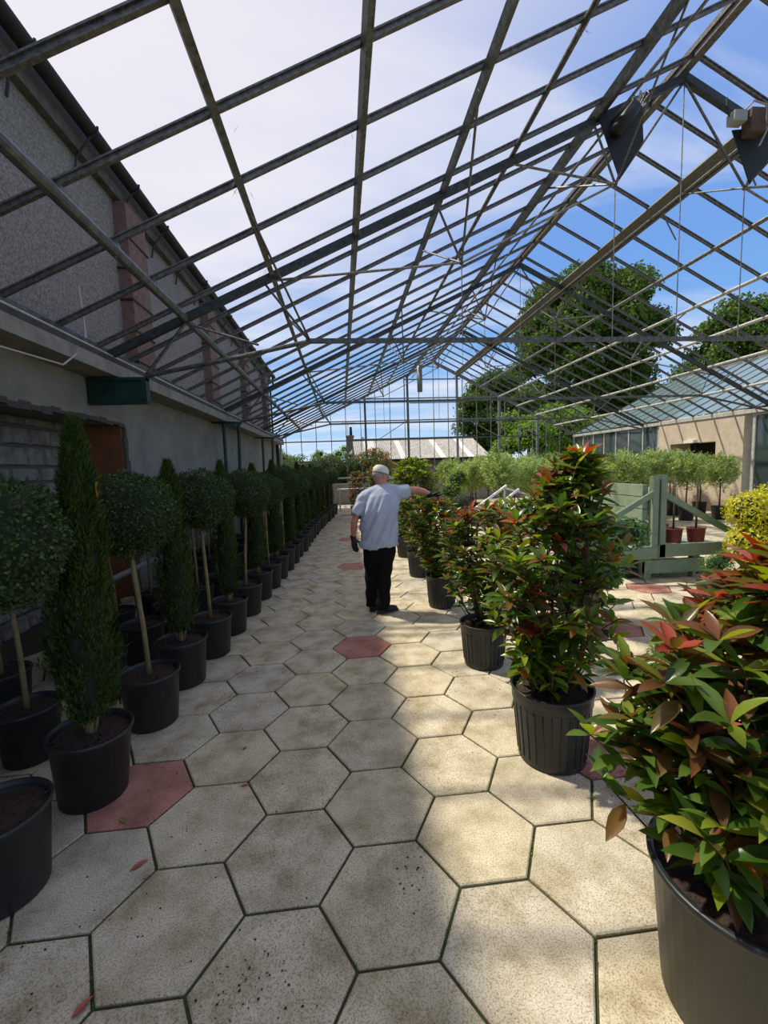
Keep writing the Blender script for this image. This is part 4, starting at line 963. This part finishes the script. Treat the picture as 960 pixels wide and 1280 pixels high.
for i, (x, y, r__, lab) in enumerate(((4.62, .22, .115, 'terracotta-red pot with a grey sapling stem on the trolley front'), (4.93, .18, .115, 'terracotta-red pot with a plain stem at the open end of the trolley deck'), (4.52, .70, .12, 'terracotta-red pot beside the plank panel on the trolley'), (4.82, .74, .12, 'terracotta-red pot in the middle of the trolley deck'))):
    t2 = thing('terracotta_pot', lab, 'pot', (x, 5.45+y, .46)); put('pot', pot_mesh(r__, .20, m=M_TERRA), t2); put('soil', soil_mesh(r__, .2, i), t2)
    if i < 2: MB().tube([(0, 0, .15), (.01, .01, .55), (0, 0, .9)], [.014, .012, .010], 7).build('stem', M_TRUNK, t2, True)

# ------------------------------------------------------------------ the man
def remesh(mb, name, mats, parent, voxel, smooth_it=6, fn=None):
    me = mb.mesh(name, mats); o = bpy.data.objects.new(name, me); C.objects.link(o)
    m = o.modifiers.new('r', 'REMESH'); m.mode = 'VOXEL'; m.voxel_size = voxel
    s_ = o.modifiers.new('s', 'SMOOTH'); s_.iterations = smooth_it; s_.factor = .5
    dg = bpy.context.evaluated_depsgraph_get(); dg.update()
    nm = bpy.data.meshes.new_from_object(o.evaluated_get(dg)); nm.name = name
    o.modifiers.clear(); o.data = nm; o.parent = parent
    if fn:
        nr = [v.normal.copy() for v in nm.vertices]
        for v, k in zip(nm.vertices, nr): v.co += k*fn(v.co)
    nm.materials.clear()
    for q in (mats if isinstance(mats, (list, tuple)) else [mats]): nm.materials.append(q)
    smooth_angle(nm); nm.update(); return o
man = thing('person', 'man in white cap, pale grey t-shirt, black trousers and black gloves reaching towards a shrub', 'person', (.40, 4.85, 0))
# local coordinates: x right, y away from the camera, z up
def X(x): return x-.40
hd = Vector((X(.435), .07, 1.555))              # head centre
Rh = Matrix.Rotation(-.95, 3, 'Z') @ Matrix.Rotation(-.28, 3, 'X')   # face turned right and down (face = local +y)
def hp(x, y, z): return hd+Rh@Vector((x, y, z))
body = MB()
body.ball(hd, (.074, .094, .108), 20, 14, rot=Rh); body.ball(hp(0, .03, -.06), (.058, .066, .058), 14, 9, rot=Rh)
body.tube([hp(0, .085, .015), hp(0, .108, -.02), hp(0, .10, -.032)], [.010, .014, .012], 8)          # nose
body.ball(hp(0, .088, -.062), (.026, .012, .009), 10, 6, rot=Rh)                                     # mouth
for s_ in (-1, 1):
    body.ball(hp(s_*.078, -.005, -.005), (.012, .022, .034), 10, 8, rot=Rh)                            # ears
    body.ball(hp(s_*.032, .078, .018), (.02, .012, .008), 8, 6, rot=Rh)                                # brow
body.tube([(X(.43), .03, 1.34), (X(.432), .045, 1.42), (X(.433), .055, 1.50)], [.075, .060, .060], 14)  # neck
body.loft([(X(.39), .0, .72, .15, .10), (X(.40), 0, .95, .155, .105), (X(.41), .0, 1.15, .17, .11), (X(.42), .015, 1.30, .17, .095), (X(.43), .02, 1.40, .09, .07)], 18)
SL = Vector((X(.215), .01, 1.325)); EL = Vector((X(.115), -.02, 1.055)); WL = Vector((X(.105), .05, .865))
SR = Vector((X(.635), .03, 1.375)); ER = Vector((X(.865), .06, 1.372)); WR = Vector((X(1.005), .09, 1.315))
body.tube([SL, SL.lerp(EL, .5), EL, EL.lerp(WL, .35), WL], [.058, .050, .041, .043, .028], 12)
body.tube([SR, SR.lerp(ER, .5), ER, ER.lerp(WR, .4), WR], [.058, .050, .042, .044, .030], 12)
HL = Vector((X(.32), .02, .78)); KL = Vector((X(.31), .05, .43)); AL = Vector((X(.30), .07, .09))
HR = Vector((X(.46), .0, .78)); KR = Vector((X(.425), .0, .43)); AR = Vector((X(.405), -.05, .09))
for h_, k_, a_ in ((HL, KL, AL), (HR, KR, AR)): body.tube([h_, h_.lerp(k_, .5), k_, k_.lerp(a_, .4), a_], [.085, .075, .055, .055, .04], 12)
remesh(body, 'body', M_SKIN, man, .010, 5)
q = MB()
for s_ in (-1, 1): q.ball(hp(s_*.032, .086, .006), .009, 8, 6)
q.build('eyes', M_DARK, man, True)
# hair below the cap
q = MB(); q.ball(hp(0, -.03, .0), (.0755, .076, .060), 16, 10, rot=Rh); remesh(q, 'hair', M_HAIR, man, .006, 2)
# cap: crown, band and peak
q = MB(); 
cap_prof = [(.083, .0), (.086, .02), (.080, .052), (.060, .078), (.030, .092), (.0, .096)]
vs = []; fs = []; n_ = 22
for r__, z in cap_prof:
    for k in range(n_): a = 2*PI*k/n_; vs.append(hp(r__*cos(a), -.004+r__*1.18*sin(a), .026+z))
for i in range(len(cap_prof)-1):
    for k in range(n_): a = i*n_+k; b_ = i*n_+(k+1) % n_; fs.append((a, b_, b_+n_, a+n_))
q.add(vs, fs); cap = q.build('cap', M_CAP, man, True)
vs = []
for i in range(9):
    a = PI*(.12+.76*i/8); vs += [hp(.084*cos(a), -.004+.098*sin(a), .02), hp(.078*cos(a), .03+.155*sin(a), .006), hp(.078*cos(a), .03+.155*sin(a), .000), hp(.084*cos(a), -.004+.098*sin(a), .014)]
q = MB(); fs = []
for i in range(8):
    for j in range(4): a = i*4+j; b_ = i*4+(j+1) % 4; fs.append((a, b_, b_+4, a+4))
fs += [(0, 1, 2, 3), (35, 34, 33, 32)]
q.add(vs, fs).build('peak', M_CAP, cap)
q = MB(); vs = [];
for z in (.012, .024):
    for k in range(22): a = 2*PI*k/22; vs.append(hp(.0865*cos(a), -.004+.0865*1.18*sin(a), z))
q.add(vs, [(k, (k+1) % 22, (k+1) % 22+22, k+22) for k in range(22)]).build('band', mat('cap_band', (120, 112, 100), .9), cap)
# t-shirt
sh_ = MB()
sh_.loft([(X(.395), -.005, .755, .222, .150, .06), (X(.393), -.005, .80, .220, .150, .05), (X(.392), -.005, .92, .212, .148), (X(.395), -.005, 1.05, .212, .148), (X(.405), -.005, 1.18, .222, .145, .03), (X(.418), .005, 1.27, .228, .130, .10), (X(.425), .012, 1.34, .205, .112, .14), (X(.432), .028, 1.41, .11, .085, .08), (X(.435), .035, 1.435, .078, .07)], 26)
sh_.tube([SL+Vector((.07, 0, .015)), SL+Vector((.015, 0, -.02)), SL.lerp(EL, .45)+Vector((.006, 0, 0)), SL.lerp(EL, .72)], [.070, .074, .078, .080], 14)
sh_.tube([SR-Vector((.10, 0, .04)), SR-Vector((.02, 0, .02)), SR.lerp(ER, .28)-Vector((0, 0, .008)), SR.lerp(ER, .52)-Vector((0, 0, .006))], [.09, .088, .082, .080], 14)
sh_.tube([SL+Vector((.02, 0, .0)), (X(.32), .015, 1.365), (X(.43), .03, 1.405), (X(.53), .03, 1.395), SR-Vector((.05, 0, .0))], [.066, .066, .068, .07, .08], 14)
def folds(c_):
    u = c_.x*.82+(c_.z-1.0)*(-.45); m_ = max(0, min(1, (1.40-c_.z)/.15))*max(0, min(1, 1.2-abs(c_.x)*1.2))
    a = .011*sin(u*52+2.5*sin(c_.z*5+c_.x*3))*(.55+.45*sin(c_.z*7+1))+.004*sin(u*110+c_.z*9) + .008*sin(c_.z*38+c_.x*16)*max(0, (.95-c_.z)*4)
    if c_.x > .22: a += .006*sin(c_.x*60+c_.z*70)
    if c_.x < -.16: a += .005*sin(c_.z*70-c_.x*40)
    return a*m_
shirt = remesh(sh_, 't_shirt', M_SHIRT, man, .011, 5, folds)
# trousers
tr = MB(); tr.loft([(X(.39), 0, .60, .165, .125), (X(.392), 0, .70, .19, .135), (X(.393), 0, .80, .185, .13), (X(.393), 0, .86, .175, .125)], 22)
for h_, k_, a_ in ((HL, KL, AL), (HR, KR, AR)):
    tr.tube([h_+Vector((0, 0, -.04)), h_.lerp(k_, .5), k_, k_.lerp(a_, .5), a_+Vector((0, 0, .02)), a_+Vector((0, 0, -.035))], [.118, .108, .094, .086, .082, .084], 16)
remesh(tr, 'trousers', M_TROU, man, .011, 5, lambda c_: .005*sin(c_.z*34+c_.x*30)*max(0, min(1, (.75-c_.z)*3)))
# shoes
for a_, yaw, nm in ((AL, -.35, 0), (AR, -1.15, 1)):
    Rz = Matrix.Rotation(yaw, 3, 'Z'); q = MB()
    def sp(x, y, z): return Vector((a_.x, a_.y, 0))+Rz@Vector((x, y, z))
    q.ball(sp(0, -.02, .055), (.042, .055, .050), 14, 8, rot=Rz); q.ball(sp(0, .08, .042), (.045, .095, .036), 14, 8, rot=Rz); q.ball(sp(.002, .14, .036), (.044, .05, .030), 14, 8, rot=Rz)
    q.tube([sp(0, 0, .05), sp(0, -.005, .11)], [.046, .05], 12)
    sho = remesh(q, 'shoe', M_SHOE, man, .007, 4)
    q = MB(); vs = []
    for z in (0, .02):
        for k in range(20):
            a = 2*PI*k/20; y = sin(a)*.145+.06; w_ = .046*cos(a)*(1 if y > .05 else .9); vs.append(sp(w_, y, z))
    q.add(vs, [(k, (k+1) % 20, (k+1) % 20+20, k+20) for k in range(20)]+[tuple(range(20))[::-1], tuple(range(20, 40))]); q.build('sole', M_SOLE, sho)
# gloved hands: palm, four fingers, thumb
def glove(w, fwd, side, nrm, curl, name='glove'):
    q = MB(); fwd = fwd.normalized(); side = (side-fwd*side.dot(fwd)).normalized(); nrm = side.cross(fwd)*nrm
    q.tube([w-fwd*.045, w-fwd*.01, w+fwd*.02], [.040, .034, .032], 12)
    for i, s_ in enumerate((-.030, -.010, .010, .030)):
        b0 = w+fwd*.02+side*s_*.7; b1 = w+fwd*.085+side*s_
        q.tube([b0, b1], [.017, .014], 9)
        ln_ = (.060, .075, .080, .068)[i]; p = b1; d = fwd.copy(); pts = [p]
        for k in range(3):
            d = (d*cos(curl)+nrm*sin(curl)).normalized(); p = p+d*ln_*(.45, .32, .26)[k]; pts.append(p)
        q.tube(pts, [.0115, .0105, .0098, .0080], 8)
    t0 = w+fwd*.025+side*.022; t1 = t0+(fwd*.5+side*.75+nrm*.25).normalized()*.045; t2_ = t1+(fwd*.9+side*.25+nrm*.3).normalized()*.035
    q.tube([t0, t1, t2_, t2_+fwd*.018], [.016, .014, .012, .009], 8)
    return remesh(q, name, M_GLOVE, man, .0045, 2)
glove(WL+Vector((0, 0, -.01)), Vector((.10, .06, -1)), Vector((.75, .65, 0)), -1, .22)
glove(WR, Vector((1, .12, -.18)), Vector((0, -.9, .25)), 1, .30)

# ------------------------------------------------------------------ litter
def fallen(px, py, s_, rot, m, lab):
    p = gnd(px, py); me = MB(); vs = [(0, 0, .002), (.3, -.16, .012), (.65, -.14, .016), (1, 0, .004), (.65, .14, .018), (.3, .16, .010), (.5, 0, .004)]
    me.add([(x*s_, y*s_, z*s_*6 if z > .003 else .002) for x, y, z in vs], [(0, 1, 6), (1, 2, 6), (2, 3, 6), (3, 4, 6), (4, 5, 6), (5, 0, 6)])
    o = me.build('fallen_leaf', m, None, False, (p.x, p.y, .003)); o.rotation_euler = (0, 0, rot); tag(o, lab, 'leaf')
fallen(162, 1090, .075, .7, M_FALLEN, 'red fallen leaf curled on the paver below the red paver')
fallen(300, 984, .05, .2, M_FALLEN, 'pale red fallen leaf lying at a paver corner')
fallen(88, 1276, .07, 1.0, M_FALLEN, 'reddish fallen leaf at the very edge of the near pavers')
fallen(303, 938, .035, .9, M_FALLEN2, 'small dark fallen leaf in the middle of a pale paver')
fallen(157, 1030, .06, 2.4, mat('fallen_green_leaf', (120, 122, 62), .7), 'olive fallen leaf on the edge of the red paver')
